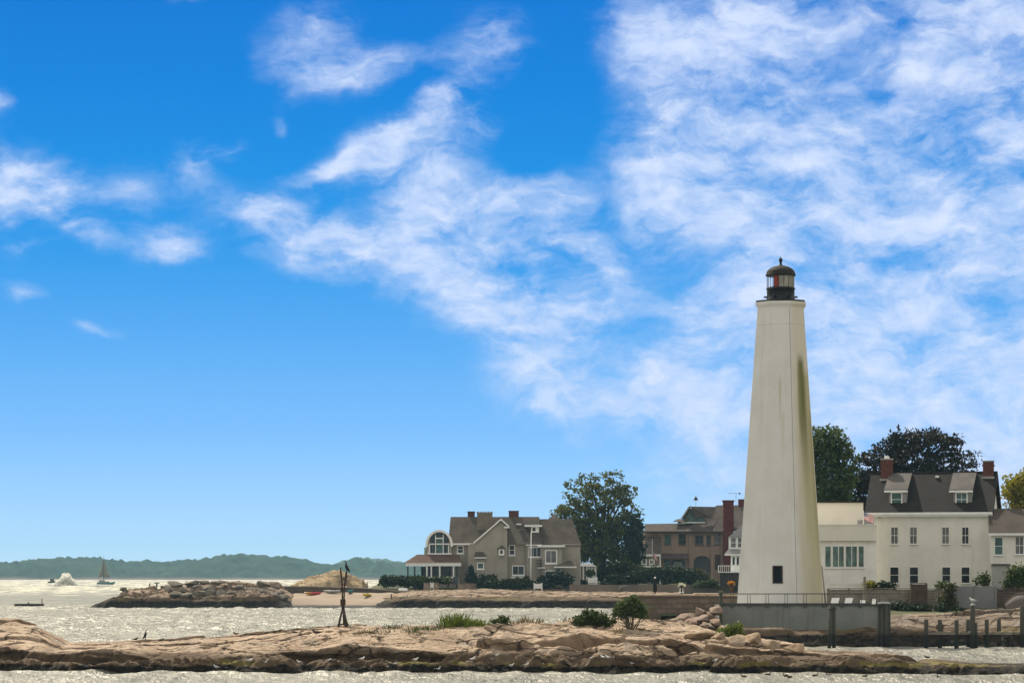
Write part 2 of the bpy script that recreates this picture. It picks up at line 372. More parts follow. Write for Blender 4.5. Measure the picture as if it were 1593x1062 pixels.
# ---- the islet in front
ipx = np.interp
CREST = np.array([(-300, 975), (-60, 966), (0, 965), (30, 967), (60, 975), (85, 986), (112, 1001), (160, 1000), (200, 996), (250, 996), (300, 992), (350, 989), (400, 985),
                  (440, 981), (480, 976), (520, 971), (550, 969), (600, 972), (650, 975), (690, 975), (730, 974), (770, 971), (800, 969), (830, 968), (860, 972),
                  (880, 967), (920, 966), (960, 965), (1000, 967), (1040, 970), (1080, 975), (1105, 981), (1130, 989), (1160, 993), (1200, 1000), (1230, 1005),
                  (1260, 1011), (1310, 1013), (1350, 1014), (1380, 1018), (1405, 1028), (1425, 1031), (1440, 1026), (1480, 1028), (1510, 1031), (1540, 1032), (1600, 1031), (1750, 1036), (1900, 1042)], float)
X = np.arange(-50, 56, .10); Y = np.arange(164.5, 198, .085)
XX, YY = np.meshgrid(X, Y)
PX = CX + XX / 180 * F
Dc = ipx(PX, [0, 1100, 1400, 1700], [184, 182, 176, 174.5]); Df = F * H / (ipx(PX, [-200, 0, 300, 800, 1200, 1600], [1042, 1043, 1046, 1046, 1047, 1049]) - HY)
Df = Df + .9 * fbm(XX * .22, XX * 0 + 3, 3, 5)
zc = H - (ipx(CX + XX / Dc * F, CREST[:, 0], CREST[:, 1]) - HY) * Dc / F
t = (YY - Df) / (Dc - Df) + .05 * fbm(XX * .35, YY * .35, 3, 6); lo = np.minimum(zc * .6, .62 + .2 * fbm(XX * .3, YY * .2, 3, 8)); lo = np.maximum(lo, .15)
st = .24 + .10 * fbm(XX * .13, XX * 0 + 2, 3, 18); stepz = np.minimum(.62, zc * .25) * (.75 + .6 * fbm(XX * .2, XX * 0 + 7, 3, 19))
zb = np.where(t < 0, -.5 + np.maximum(t, -.3), lo * sat(t / .09) ** .7 + stepz * sat((t - st) / .035) + np.maximum(zc - lo - stepz, .05) * sat((t - .10) / .9) ** .9)
back = sat((YY - Dc) / 11); zb = zb * (1 - back ** 1.6) - 1.0 * back ** 1.6
amp = sat(zc / 2.2) * .85 + .1
keep = 1 - .5 * np.exp(-((t - 1) / .2) ** 2)                       # calmer along the skyline
zr = zb + amp * keep * (slabs(XX, YY, 11, 3.2, R(7), 11, .36, .22, .04, .50) + slabs(XX, YY, 4.6, 1.5, R(-16), 31, .07, .10, .05, .20) + slabs(XX, YY, 1.5, .7, R(25), 41, .02, .04, .08, .05)) \
     + .05 * fbm(XX * 1.3, YY * 1.3, 4, 3) * (amp + .2)
foot = np.exp(-((t - .05) / .12) ** 2); zr += foot * (.24 * fbm(XX * .9, YY * .9, 5, 77, .6))
TERR.append((X, Y, zr)); lean = undercut(zr, 14, 1.1, .6) - .5 * sat((t - st) / .035) * (1 - sat((t - st - .06) / .16)) * sat(zc / 1.5)
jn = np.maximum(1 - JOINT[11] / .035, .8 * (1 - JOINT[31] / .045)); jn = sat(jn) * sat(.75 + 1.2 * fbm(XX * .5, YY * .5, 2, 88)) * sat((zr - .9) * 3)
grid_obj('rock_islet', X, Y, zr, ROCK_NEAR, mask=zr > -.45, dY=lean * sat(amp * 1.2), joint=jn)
# ---- the lighthouse point
X2 = np.arange(12, 66, .16); Y2 = np.arange(226, 252, .13); XX, YY = np.meshgrid(X2, Y2); PX = CX + XX / 236 * F
Dw = 229 + .8 * fbm(XX * .2, XX * 0, 3, 15) + 10 * sat((1075 - PX) / 60)
t = (YY - Dw) / 12.5; top = ipx(PX, [1000, 1060, 1130, 1300, 1400, 1500, 1600, 1700], [1.6, 2.0, 1.7, 2.0, 2.35, 2.4, 2.75, 2.9])
zb = np.where(t < 0, t * 4, 1.05 * sat(t / .10) ** .8 + (top - 1.05) * sat((t - .06) / .7) ** .7)
zp = zb + sat(t * 4 + .3) * (1 - .7 * sat((t - .8) / .3)) * (slabs(XX, YY, 7.5, 2.8, R(-5), 211, .30, .18, .05, .4) + slabs(XX, YY, 2.6, 1.2, R(20), 231, .07, .09, .07, .16)) + .05 * fbm(XX, YY, 4, 9)
flat = sat((YY - 231.3) / .9) * sat(1 - (XX - 30.4) / .6) * sat((XX - 16.8) / .5); zp = zp * (1 - flat) + np.minimum(zp, 1.3) * flat
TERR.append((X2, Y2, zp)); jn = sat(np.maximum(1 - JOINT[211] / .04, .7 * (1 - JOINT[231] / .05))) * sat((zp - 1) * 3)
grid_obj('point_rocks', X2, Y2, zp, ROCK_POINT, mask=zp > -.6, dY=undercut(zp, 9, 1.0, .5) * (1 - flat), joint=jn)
# ---- the far peninsula
BREAK = np.array([(120, 952), (150, 942), (170, 933), (200, 923), (235, 918), (258, 910), (285, 910), (320, 908), (350, 910), (400, 909), (425, 912), (445, 917), (470, 923)], float)
X3 = np.arange(-76, 30, .25); Y3 = np.arange(488, 516, .25); XX, YY = np.meshgrid(X3, Y3); PX = CX + XX / 503 * F
Dw = 493 + 1.0 * fbm(XX * .12, XX * 0, 3, 25); t = (YY - Dw) / 11
zt = ipx(PX, [0, 100, 440, 480, 600, 640, 760, 900, 1060], [2, 3, 3.0, 2.3, 2.3, 2.9, 3.05, 2.7, 2.6])
brk = sat((455 - PX) / 25); zt = np.where(PX < 470, zof(ipx(PX, BREAK[:, 0], BREAK[:, 1]), 503) * brk + zt * (1 - brk), zt)
beach = sat((PX - 440) / 25) * sat((625 - PX) / 50)
z_r = np.where(t < 0, t * 5, np.minimum(1.25, zt * .7) * sat(t / .12) ** .8 + (zt - np.minimum(1.25, zt * .7)) * sat((t - .08) / .75) ** .75)
z_b = np.where(t < 0, t * 3, 2.45 * sat(t) ** .85)
endt = sat((PX - 128) / 22); z_r = z_r * endt - 1.2 * (1 - endt)
rg = slabs(XX, YY, 7, 3, R(8), 311, .5, .26, .1, .5) + slabs(XX, YY, 2.4, 1.4, R(-20), 331, .22, .18, .12, .28)
z3 = (z_r + rg * (.35 + .75 * brk) * sat(t * 4 + .2) * sat(zt / 2) + .08 * fbm(XX * .8, YY * .8, 4, 29)) * (1 - beach) + (z_b - .35) * beach
z3 = np.where(YY > 507, np.minimum(z3, 4.5), z3)
backcut = sat((YY - 509) / 3) * sat((470 - PX) / 30); z3 = z3 * (1 - backcut) - 1.2 * backcut
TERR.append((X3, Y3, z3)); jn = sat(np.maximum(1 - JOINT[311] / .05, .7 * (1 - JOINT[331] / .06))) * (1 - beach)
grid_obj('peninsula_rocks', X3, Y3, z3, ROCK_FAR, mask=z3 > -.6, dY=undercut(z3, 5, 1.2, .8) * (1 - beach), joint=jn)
X4 = np.arange(xof(432, 500), xof(640, 500), .3); Y4 = np.arange(492.5, 508, .3); XX, YY = np.meshgrid(X4, Y4); PX = CX + XX / 503 * F
edge = sat((PX - 436) / 22) * sat((642 - PX) / 34)
zs = 2.6 * sat((YY - 493.2 - .9 * fbm(XX * .12, XX * 0, 3, 25)) / 11.5) ** .8 + .12 * fbm(XX * .25, YY * .4, 3, 41) - 1.1 * (1 - edge)
def sand():
    m_, nt, b = new_mat('beach_sand'); oc = nd(nt, 'ShaderNodeTexCoord').outputs['Object']; z = nd(nt, 'ShaderNodeSeparateXYZ', {0: oc}).outputs[2]
    c = mx(nt, mr(nt, noise_n(nt, oc, .3, 6, .6, (.4, 1, 1)), .35, .7), (.33, .255, .185), (.25, .19, .14))
    zz = mth(nt, 'ADD', z, mth(nt, 'MULTIPLY', mth(nt, 'SUBTRACT', noise_n(nt, oc, .25, 4), .5), .5))
    c = mx(nt, mr(nt, zz, .42, .7, .95, 0), c, (.022, .021, .018))                           # wrack line of dark weed
    nt.links.new(c, b.inputs['Base Color']); b.inputs['Roughness'].default_value = .9
    return m_
TERR.append((X4, Y4, zs)); grid_obj('beach', X4, Y4, zs, sand(), mask=edge > .02)
# ---- flat ground behind the shores
def ground_mat():
    m_, nt, b = new_mat('lawn_and_soil'); oc = nd(nt, 'ShaderNodeTexCoord').outputs['Object']
    c = mx(nt, mr(nt, noise_n(nt, oc, .12, 6, .6), .4, .62), (.045, .075, .02), (.09, .085, .035))
    c = mx(nt, mr(nt, noise_n(nt, oc, 2.5, 4), .4, .75, 0, .5), c, (.03, .045, .015))
    nt.links.new(c, b.inputs['Base Color']); b.inputs['Roughness'].default_value = .95
    return m_
GROUND = ground_mat()
X5 = np.arange(-52, 200, 1.5); Y5 = np.arange(242, 680, 1.5); XX, YY = np.meshgrid(X5, Y5)
zg = np.interp(YY, [242, 248, 275, 300, 480, 506, 510, 520, 560, 700], [2.25, 2.9, 3.1, 2.3, 1.7, 2.0, 3.45, 3.7, 4.3, 5.5]) + .15 * fbm(XX * .05, YY * .05, 3, 61)
edge = np.where(YY < 508.5, XX - (.0465 * YY + .4), XX + 26.5)
zg = np.where(edge > 0, zg, -1.5)
TERR.append((X5, Y5, zg)); grid_obj('ground', X5, Y5, zg, GROUND, mask=zg > -1)
# ---- wooded hills across the water
def hills(name, D0, depth, sil, m_, seed, step, canopy):
    xs = np.arange(xof(sil[0][0], D0), xof(sil[-1][0], D0), step); k = int(depth / step / 1.5); ys = D0 + np.linspace(0, depth, k)
    XX, YY = np.meshgrid(xs, ys); px = CX + XX / D0 * F; a = np.array(sil, float)
    top = H + (HY - np.interp(px, a[:, 0], a[:, 1])) * D0 / F
    t = (YY - D0) / depth; prof = np.minimum(1, .30 * sat(t / .04) + .72 * sat(t / .6) ** .8) * (1 - .5 * sat((t - .7) / .3))
    z = top * prof
    cell = slabs(XX, YY, canopy, canopy, 0, seed, 1.0, 0, .8, 1.3) + .7 * slabs(XX, YY, canopy * .45, canopy * .45, .4, seed + 9, 1.0, 0, .8, .9)
    z = z + sat(t / .05) * canopy * (.17 * cell + .22 * fbm(XX / canopy / 2.5, YY / canopy / 2.5, 3, seed)) - canopy * .12 * sat(t / .05)
    z[0] = -.5
    return grid_obj(name, xs, ys, z, m_)
def wood_mat(name, a, b_, shore):
    m_, nt, b = new_mat(name); oc = nd(nt, 'ShaderNodeTexCoord').outputs['Object']; z = nd(nt, 'ShaderNodeSeparateXYZ', {0: oc}).outputs[2]
    c = mx(nt, mr(nt, noise_n(nt, oc, .02, 5, .6), .4, .62), a, b_)
    c = mx(nt, mr(nt, mth(nt, 'ADD', z, mth(nt, 'MULTIPLY', noise_n(nt, oc, .012, 4), 8)), 4.6, 7.5, 1, 0), c, shore)
    nt.links.new(c, b.inputs['Base Color']); b.inputs['Roughness'].default_value = .9; b.inputs['Specular IOR Level'].default_value = .1
    return m_
HILL = [(-400, 866), (-100, 868), (0, 866), (25, 864), (50, 862), (100, 864), (140, 868), (160, 867), (174, 870), (181, 874), (188, 869), (200, 867), (225, 864), (250, 864), (280, 859), (310, 855),
        (335, 855), (350, 858), (370, 859), (395, 864), (430, 864), (455, 869), (470, 874), (480, 876), (492, 874), (505, 870), (520, 866), (530, 863), (545, 865), (560, 868), (570, 864), (585, 868),
        (605, 869), (640, 871), (760, 874), (900, 880), (1100, 884)]
hills('hills', 3600, 700, HILL, wood_mat('wooded_hills', (.014, .038, .022), (.027, .054, .030), (.15, .115, .10)), 71, 5.0, 17)
hills('far_hills', 6000, 600, [(380, 893), (480, 880), (520, 868), (545, 863), (560, 862), (575, 864), (600, 868), (700, 885), (760, 893)], wood_mat('far_woods', (.03, .06, .022), (.05, .08, .03), (.05, .08, .03)), 73, 9.0, 16)
# ---- water
def water_mat():
    m_, nt, b = new_mat('harbour_water'); oc = nd(nt, 'ShaderNodeTexCoord').outputs['Object']; nt.nodes.remove(b)
    n = noise_n(nt, oc, .05, 5, .6, (.35, .6, 1)); n2 = noise_n(nt, oc, .5, 6, .66, (.6, .12, 1)); n3 = noise_n(nt, oc, .28, 4, .6, (.5, .14, 1)); sy = nd(nt, 'ShaderNodeSeparateXYZ', {0: oc}); n4 = noise_n(nt, oc, .22, 5, .7, (.6, .09, 1))
    c = mx(nt, mr(nt, n, .35, .65), (.192, .190, .155), (.150, .149, .125))
    c = mx(nt, mr(nt, n2, .46, .64, 0, .9), c, (.065, .064, .052)); c = mx(nt, mr(nt, n2, .42, .26, 0, .7), c, (.36, .34, .275))  # shade and gleam of wave faces put into the colour as dashes
    c = mx(nt, mr(nt, n3, .52, .70, 0, .55), c, (.11, .105, .085))
    cap = mth(nt, 'MULTIPLY', mr(nt, n4, .47, .56), mr(nt, mth(nt, 'ADD', sy.outputs[1], mth(nt, 'MULTIPLY', n, 300.)), 880., 1250., 0, .85))
    c = mx(nt, cap, c, (.86, .80, .60))                                        # sun glitter on far choppy water, painted as pale patches
    hgt = mth(nt, 'ADD', mth(nt, 'MULTIPLY', n2, 2.2), noise_n(nt, oc, 2.6, 4, .6, (.8, .5, 1)))
    bp = bump(nt, hgt, .24, 1.)
    d = nd(nt, 'ShaderNodeBsdfDiffuse', {0: c, 'Normal': bp}); g = nd(nt, 'ShaderNodeBsdfGlossy', {0: (.95, .93, .86, 1), 'Roughness': .42, 'Normal': bp})
    ms = nd(nt, 'ShaderNodeMixShader', {0: .14}); nt.links.new(d.outputs[0], ms.inputs[1]); nt.links.new(g.outputs[0], ms.inputs[2])
    nt.links.new(ms.outputs[0], nt.nodes['Material Output'].inputs[0])
    return m_
ys = np.concatenate([[-900, -300, 0, 80, 120], np.arange(136, 560, .42), 560 * 1.022 ** np.arange(0, 118)]); ys = ys[ys < 7000]
u = np.concatenate([np.linspace(-1.2, -.25, 24)[:-1], np.linspace(-.25, .25, 720), np.linspace(.25, 1.2, 24)[1:]])
XX = u[None, :] * np.maximum(np.abs(ys), 160)[:, None]; YY = np.repeat(ys[:, None], len(u), 1)
zw = np.zeros(XX.shape); rng = np.random.RandomState(4)
for k in range(26):
    lam = 1.0 * 1.15 ** (k % 13) * rng.uniform(.9, 1.1); th = R(250) + rng.normal(0, .55); kk = 2 * math.pi / lam
    ph = kk * (XX * math.cos(th) + YY * math.sin(th)) + rng.uniform(0, 6.28) + 1.4 * vn(XX / (lam * 5), YY / (lam * 5), 90 + k)
    s_ = np.sin(ph); zw += .012 * lam ** .95 * (s_ + .35 * (s_ * s_ - .5) * 2) * (.75 + .5 * vn(XX / (lam * 3.2) + 5, YY / (lam * 3.2), 130 + k))
gust = .75 + .35 * vn(XX / 40, YY / 22, 181)
zw *= gust * sat((YY - 100) / 40) * sat((560 - YY) / 200 + .6) * sat((2200 - YY) / 1200) * sat((.4 - np.abs(XX / np.maximum(YY, 1))) / .1)
zw += .10 * sat((YY - 600) / 300) * sat((5000 - YY) / 2000) * fbm(XX / 22, YY / 30, 3, 201)
grid_obj('water', None, ys, zw, water_mat(), XX=XX)
# ================================================================ lighthouse and its terrace
M = {}
M['cream'] = mat('cream_render', (.74, .70, .60), .75, .10, .5, .2, streak=.12)
M['white'] = mat('white_paint', (.78, .77, .72), .6, .10, .9, .3, streak=.15)
M['trim'] = mat('white_trim', (.80, .80, .77), .5, .08, 1.5, .3)
M['black'] = mat('black_iron', (.009, .009, .011), .5, .3, 3, .25)
M['iron'] = mat('dark_rusty_iron', (.030, .022, .017), .7, .4, 4, .3, col2=(.05, .028, .016))
M['rail'] = mat('rail_paint', (.07, .075, .07), .6, .2, 3)
M['conc'] = mat('grey_concrete', (.215, .225, .205), .9, .16, .5, .2, streak=.3, bmp=.03)
M['wood'] = mat('weathered_wood', (.25, .215, .17), .85, .3, 1.5, .2, streak=.5, bmp=.01)
M['pile'] = mat('green_pile_timber', (.075, .085, .06), .85, .35, 2, .2, streak=.5, bmp=.02)
def tower_mat():
    m_, nt, b = new_mat('stained_whitewash'); oc = nd(nt, 'ShaderNodeTexCoord').outputs['Object']; s = nd(nt, 'ShaderNodeSeparateXYZ', {0: oc})
    x, y, z = s.outputs
    c = mx(nt, mr(nt, noise_n(nt, oc, .35, 6, .6), .35, .7), (.665, .658, .62), (.605, .593, .545))
    c = mx(nt, mr(nt, noise_n(nt, oc, 1.2, 5, .6, (1, 1, .07)), .48, .8, 0, .35), c, (.46, .43, .33))
    ang = mth(nt, 'ARCTAN2', x, mth(nt, 'MULTIPLY', y, -1.))                       # 0 towards the water, + to the right
    ns = noise_n(nt, oc, 2.2, 5, .65, (1, 1, .05)); wob = mth(nt, 'MULTIPLY', mth(nt, 'SUBTRACT', ns, .5), .9)
    def streak(a, w, z0, z1, col, k):
        global c_
        d = mth(nt, 'ABSOLUTE', mth(nt, 'ADD', mth(nt, 'SUBTRACT', ang, a), mth(nt, 'MULTIPLY', wob, w)))
        f = mth(nt, 'MULTIPLY', mr(nt, d, w * .15, w, k, 0), mth(nt, 'MULTIPLY', mr(nt, z, z1 - 1.3, z1, 1, 0), mr(nt, z, z0, z0 + (z1 - z0) * .75)))
        return lambda cc: mx(nt, f, cc, col)
    c = mx(nt, mr(nt, mth(nt, 'ADD', ang, mth(nt, 'MULTIPLY', wob, .25)), .2, .5, 0, .75), c, (.56, .515, .385))      # yellow film on the lee faces
    for q in (streak(.95, .62, -14, 20.4, (.40, .36, .19), .8), streak(.74, .26, 8, 21.6, (.13, .13, .04), .97),
              streak(.62, .10, 12, 20.8, (.22, .21, .08), .7), streak(1.05, .14, 0, 17, (.27, .25, .10), .7),
              streak(-.12, .06, 14, 20.0, (.42, .40, .28), .6), streak(-.02, .09, 11, 17, (.50, .48, .36), .5)):
        c = q(c)
    nt.links.new(c, b.inputs['Base Color']); b.inputs['Roughness'].default_value = .7; b.inputs['Specular IOR Level'].default_value = .25
    nt.links.new(bump(nt, noise_n(nt, oc, 5, 4), .02), b.inputs['Normal'])
    return m_
DL = 240.0; MPX = DL / F
def lighthouse():
    zb = zof(945, DL) - .3
    t = thing('lighthouse', 'tall white octagonal lighthouse tower with green-brown stain and black lantern', 'lighthouse', (xof(1214.5, DL), DL, zb))
    zz = lambda py: zof(py, DL) - zb
    r = lambda px: px * MPX
    PH = R(14.9)
    TW = tower_mat()
    r0, r1 = r(72.6), r(38.2); z1 = zz(480)
    rr = lambda z: r0 + (r1 - r0) * z / z1
    z507 = zz(507)
    tw = MB(); tw.lathe((0, 0, 0), [(rr(0), 0), (rr(z507 - .10), z507 - .10), (rr(z507) - .03, z507 - .07), (rr(z507) - .03, z507 - .02), (rr(z507), z507), (rr(z1), z1)], 8, PH, False)
    tw.build('tower', TW, t, bevel=.015)
    z = [zz(482), zz(478), zz(475), zz(471.2)]
    co = MB(); co.lathe((0, 0, 0), [(r(37.5), z[0]), (r(39.5), z[1]), (r(41.6), z[2]), (r(41.6), z[3]), (r(20), z[3] + .01)], 8, PH, False); co.build('cornice', TW, t)
    dk = MB(); dk.lathe((0, 0, 0), [(0.01, zz(471.0)), (r(40.6), zz(471.0)), (r(40.6), zz(468.6)), (r(40.2), zz(468.4)), (0.01, zz(468.3))], 8, PH, False); dk.build('gallery_deck', M['black'], t)
    dr = MB(); dr.lathe((0, 0, 0), [(r(22.3), zz(468.3)), (r(22.3), zz(466.5)), (r(21.6), zz(466)), (r(21.6), zz(451)), (r(22.6), zz(450.5)), (r(22.6), zz(448.6)), (r(20), zz(448.4))], 24); dr.build('lantern_base', M['black'], t)
    for a in (-88, -30, 30, 88):
        v = MB(); x, y = math.sin(R(a)), -math.cos(R(a))
        v.tube((x * r(21), y * r(21), zz(462.5)), (x * r(25), y * r(25), zz(462.2)), .10, .05, 8); v.tube((x * r(24.6), y * r(24.6), zz(463.2)), (x * r(24.6), y * r(24.6), zz(460.4)), .14, .03, 8)
        v.build('vent', M['black'], t)
    # glazing: clear panes with thin bars, one red sector pane, grey screened panes
    gl, nt, b = new_mat('clear_lantern_glass')
    nt.nodes.remove(b); tr = nd(nt, 'ShaderNodeBsdfTransparent', {0: (.93, .97, 1, 1)}); g = nd(nt, 'ShaderNodeBsdfGlossy', {'Roughness': .05})
    ms = nd(nt, 'ShaderNodeMixShader', {0: .10}); nt.links.new(tr.outputs[0], ms.inputs[1]); nt.links.new(g.outputs[0], ms.inputs[2]); nt.links.new(ms.outputs[0], nt.nodes['Material Output'].inputs[0])
    red, nt, b = new_mat('red_lantern_glass'); nt.nodes.remove(b); tr = nd(nt, 'ShaderNodeBsdfTransparent', {0: (.30, .05, .03, 1)})
    df = nd(nt, 'ShaderNodeBsdfDiffuse', {0: (.33, .07, .04, 1)}); ms = nd(nt, 'ShaderNodeMixShader', {0: .6}); nt.links.new(tr.outputs[0], ms.inputs[1]); nt.links.new(df.outputs[0], ms.inputs[2]); nt.links.new(ms.outputs[0], nt.nodes['Material Output'].inputs[0])
    scr = mat('lantern_screen', (.27, .26, .21), .5, .3, 1.5, .4, streak=.6)
    za, zc_ = zz(448.6), zz(428.6); RG = r(21.0)
    angs = [-180, -150, -120, -96, -74, -54, -36, -14, 8, 30, 52, 74, 96, 120, 150, 180]
    for a0, a1 in zip(angs[:-1], angs[1:]):
        q = MB(); q.lathe((0, 0, 0), [(RG, za), (RG, zc_)], 2, 0, True, R(a0) + .012, R(a1) - .012)
        m_ = red if (a0 == -36) else (scr if a0 >= -14 and a1 <= 74 else gl)
        o = q.build('lantern_pane', m_, t)
        if a0 == -36: o['label'] = 'red sector pane'
    bars = MB()
    for a in angs[:-1]:
        x, y = math.sin(R(a)) * r(21.2), -math.cos(R(a)) * r(21.2); bars.tube((x, y, za), (x, y, zc_), .02, n=6)
    for z_ in (za + .03, zc_ - .03): bars.lathe((0, 0, 0), [(r(21.5), z_ - .04), (r(21.5), z_ + .04), (r(20.4), z_ + .04), (r(20.4), z_ - .04), (r(21.5), z_ - .04)], 30)
    bars.build('glazing_bars', M['black'], t)
    # the lamp inside
    ln = MB(); ln.lathe((0, 0, 0), [(.12, za - .2), (.18, za), (.34, za + .15), (.40, (za + zc_) / 2), (.34, zc_ - .2), (.12, zc_ - .1)], 16); ln.build('lens', glass_mat('lens_glass', (.35, .36, .30)), t)
    dome_m = mat('oxidised_dome', (.026, .021, .018), .75, .4, 1.2, .2, streak=.5)
    dp = [(r(20.2), zz(429)), (r(23.4), zz(429.2)), (r(23.6), zz(427.6))] + [(r(22.8 * math.cos(a) ** .9 if a < 1.5 else 2.4), zz(427.4 - 14.2 * math.sin(a))) for a in np.linspace(0.02, 1.42, 10)]
    dm = MB(); dm.lathe((0, 0, 0), dp, 32); dm.build('dome', dome_m, t)
    fin = MB(); fin.lathe((0, 0, 0), [(r(5.2), zz(414.6)), (r(4.6), zz(413.4)), (r(2.2), zz(411.6)), (r(1.5), zz(410)), (r(2.3), zz(409.3)), (r(1.6), zz(408.5)), (r(2.3), zz(407)), (r(3.1), zz(404.6)), (r(2.6), zz(402.6)), (r(1.0), zz(401.2)), (r(.35), zz(399)), (0.005, zz(398.8))], 16); fin.build('finial', M['black'], t)
    cb = MB(); pts = [Vector((math.sin(PH) * rr(q), -math.cos(PH) * rr(q), q)) * 1 for q in np.linspace(.1, z1 - .05, 8)]
    cb.sweep([p + Vector((math.sin(PH), -math.cos(PH), 0)) * .01 for p in pts], [.016] * 8, 6); cb.build('lightning_cable', mat('grey_cable', (.22, .22, .20), .6), t)
    # small dark window low on the seaward face, set in the wall plane between two arrises
    a0, a1 = PH - R(45), PH; am = (a0 + a1) / 2
    n = Vector((math.sin(am), -math.cos(am), 0)); u = Vector((math.cos(am), math.sin(am), 0))
    def onface(px, py, out):
        z_ = zz(py); ap = rr(z_) * math.cos(R(22.5)); x_ = (px - 1214.5) * MPX
        k = (x_ - n.x * (ap + out)) / u.x
        return n * (ap + out) + u * k + Vector((0, 0, z_))
    fr = MB()
    for (a, b_, c_, d_) in ((1196.2, 1198.2, 879.5, 906.5), (1209.6, 1211.6, 879.5, 906.5), (1198.2, 1209.6, 879.5, 881.3), (1196.0, 1211.8, 905.0, 906.8)):
        fr.hexa([onface(a, d_, -.1), onface(b_, d_, -.1), onface(b_, d_, -.35), onface(a, d_, -.35), onface(a, c_, .06), onface(b_, c_, .06), onface(b_, c_, -.2), onface(a, c_, -.2)]) if False else \
        fr.hexa([onface(a, d_, .05), onface(b_, d_, .05), onface(b_, d_, -.12), onface(a, d_, -.12), onface(a, c_, .05), onface(b_, c_, .05), onface(b_, c_, -.12), onface(a, c_, -.12)])
    w = fr.build('window', M['iron'], t)
    pn = MB(); pn.add([onface(1198.2, 905, .015), onface(1209.6, 905, .015), onface(1209.6, 881.3, .015), onface(1198.2, 881.3, .015)], [(0, 1, 2, 3)]); pn.build('pane', glass_mat('dark_pane', (.006, .008, .012), .15, .12), w)
lighthouse()
# ---- terrace: grey retaining wall
def terrace():
    D = 233.0; x0, x1 = xof(1124, D), xof(1367, D); zt = zof(938.5, D); t = thing('retaining_wall', 'long grey concrete retaining wall under the lighthouse railing', 'wall', ((x0 + x1) / 2, D, 0))
    hw = (x1 - x0) / 2
    MB().box(-hw, hw, 0, .5, .3, zt - .16).build('wall', M['conc'], t, bevel=.03)
    MB().box(-hw - .06, hw + .06, -.09, .6, zt - .16, zt).build('coping', mat('dark_coping', (.10, .105, .095), .8, .2), t, bevel=.02)
    # paved top behind the wall, with its two return walls
    p = MB(); p.box(-hw, -hw + .4, .5, 10, .5, zt - .16); p.box(hw - .4, hw, .5, 12, .5, zt - .16); p.build('return_wall', M['conc'], t)
    MB().box(-hw + .4, hw - .4, .5, 12, zt - .5, zt - .2).build('paving', mat('paving', (.34, .32, .28), .9, .2, 1.5), t)
    jm = mat('joint', (.10, .10, .09), .9, .2); jb = MB()
    for px in (1210, 1218): jb.box(xof(px, D) - (x0 + x1) / 2 - .012, xof(px, D) - (x0 + x1) / 2 + .012, -.012, 0, 1.0, zt - .17)
    jb.build('joint', jm, t)
    # railing
    rl = thing('railing', 'dark iron railing with paired posts along the lighthouse terrace', 'railing', ((x0 + x1) / 2, D - .05, zt))
    zr = zof(923, D) - zt; L0 = xof(1117, D) - (x0 + x1) / 2; L1 = xof(1386, D) - (x0 + x1) / 2
    tr = MB(); tr.tube((L0, 0, zr), (L1, 0, zr), .04, n=8); tr.build('top_rail', M['rail'], rl)
    MB().tube((L0 + .3, -.08, .02), (L1, -.08, .02), .035, n=6).build('bottom_rail', M['rail'], rl)
    for px in (1138.5, 1165, 1193.5, 1223, 1252, 1281, 1310, 1338, 1366):
        x = xof(px, D) - (x0 + x1) / 2; b = MB()
        for dx in (-.11, .11): b.box(x + dx - .02, x + dx + .02, -.02, .02, .05, zr)
        b.box(x - .13, x + .13, -.1, -.02, -.28, .06); b.build('post', M['rail'], rl)
    for px, py0, py1, nm in ((1121, 919, 947, 'mossy square timber post at the left end of the lighthouse railing'),):
        h = (py1 - py0) * D / F; o = thing('timber_post', nm, 'post', (xof(px, D), D - .3, zof(py1, D)))
        MB().box(-.13, .13, -.13, .13, -2.2, h - .08).build('shaft', M['pile'], o, bevel=.02); MB().box(-.15, .15, -.15, .15, h - .08, h).build('cap', M['wood'], o, bevel=.02)
    lab = ['leftmost white tilted panel on the terrace wall, tall and leaning', 'second white tilted panel from the left on the terrace wall', 'small low white panel, third from the left on the terrace wall', 'narrow white panel at the right end of the terrace wall']
    wp = mat('white_panel', (.80, .79, .74), .5, .06)
    for (a, b, c, d, k), l in zip(((1292, 1304, 931, 939.5, 3), (1313.5, 1325, 931, 939.5, 3), (1338, 1346, 934, 939, 1), (1356, 1362, 934, 942, 2)), lab):
        D2 = D - .25 if d > 940 else D + .9; o = thing('tilted_panel', l, 'panel', (xof((a + b) / 2, D2), D2, zt))
        w2 = (b - a) / 2 * D2 / F; hh = (d - c) * D2 / F; sk = k * D2 / F
        lift = -.02 if d > 940 else .03
        MB().slab((-w2, 0, lift), (w2, 0, lift), (w2 + sk, .35, lift + hh), (-w2 + sk, .35, lift + hh), .05).build('board', wp, o, bevel=.01)
        for e in (-.6, .6): MB().tube((w2 * e + sk, .33, lift + hh * .8), (w2 * e + sk, .55, -.1), .025).build('prop', M['wood'], o)
terrace()
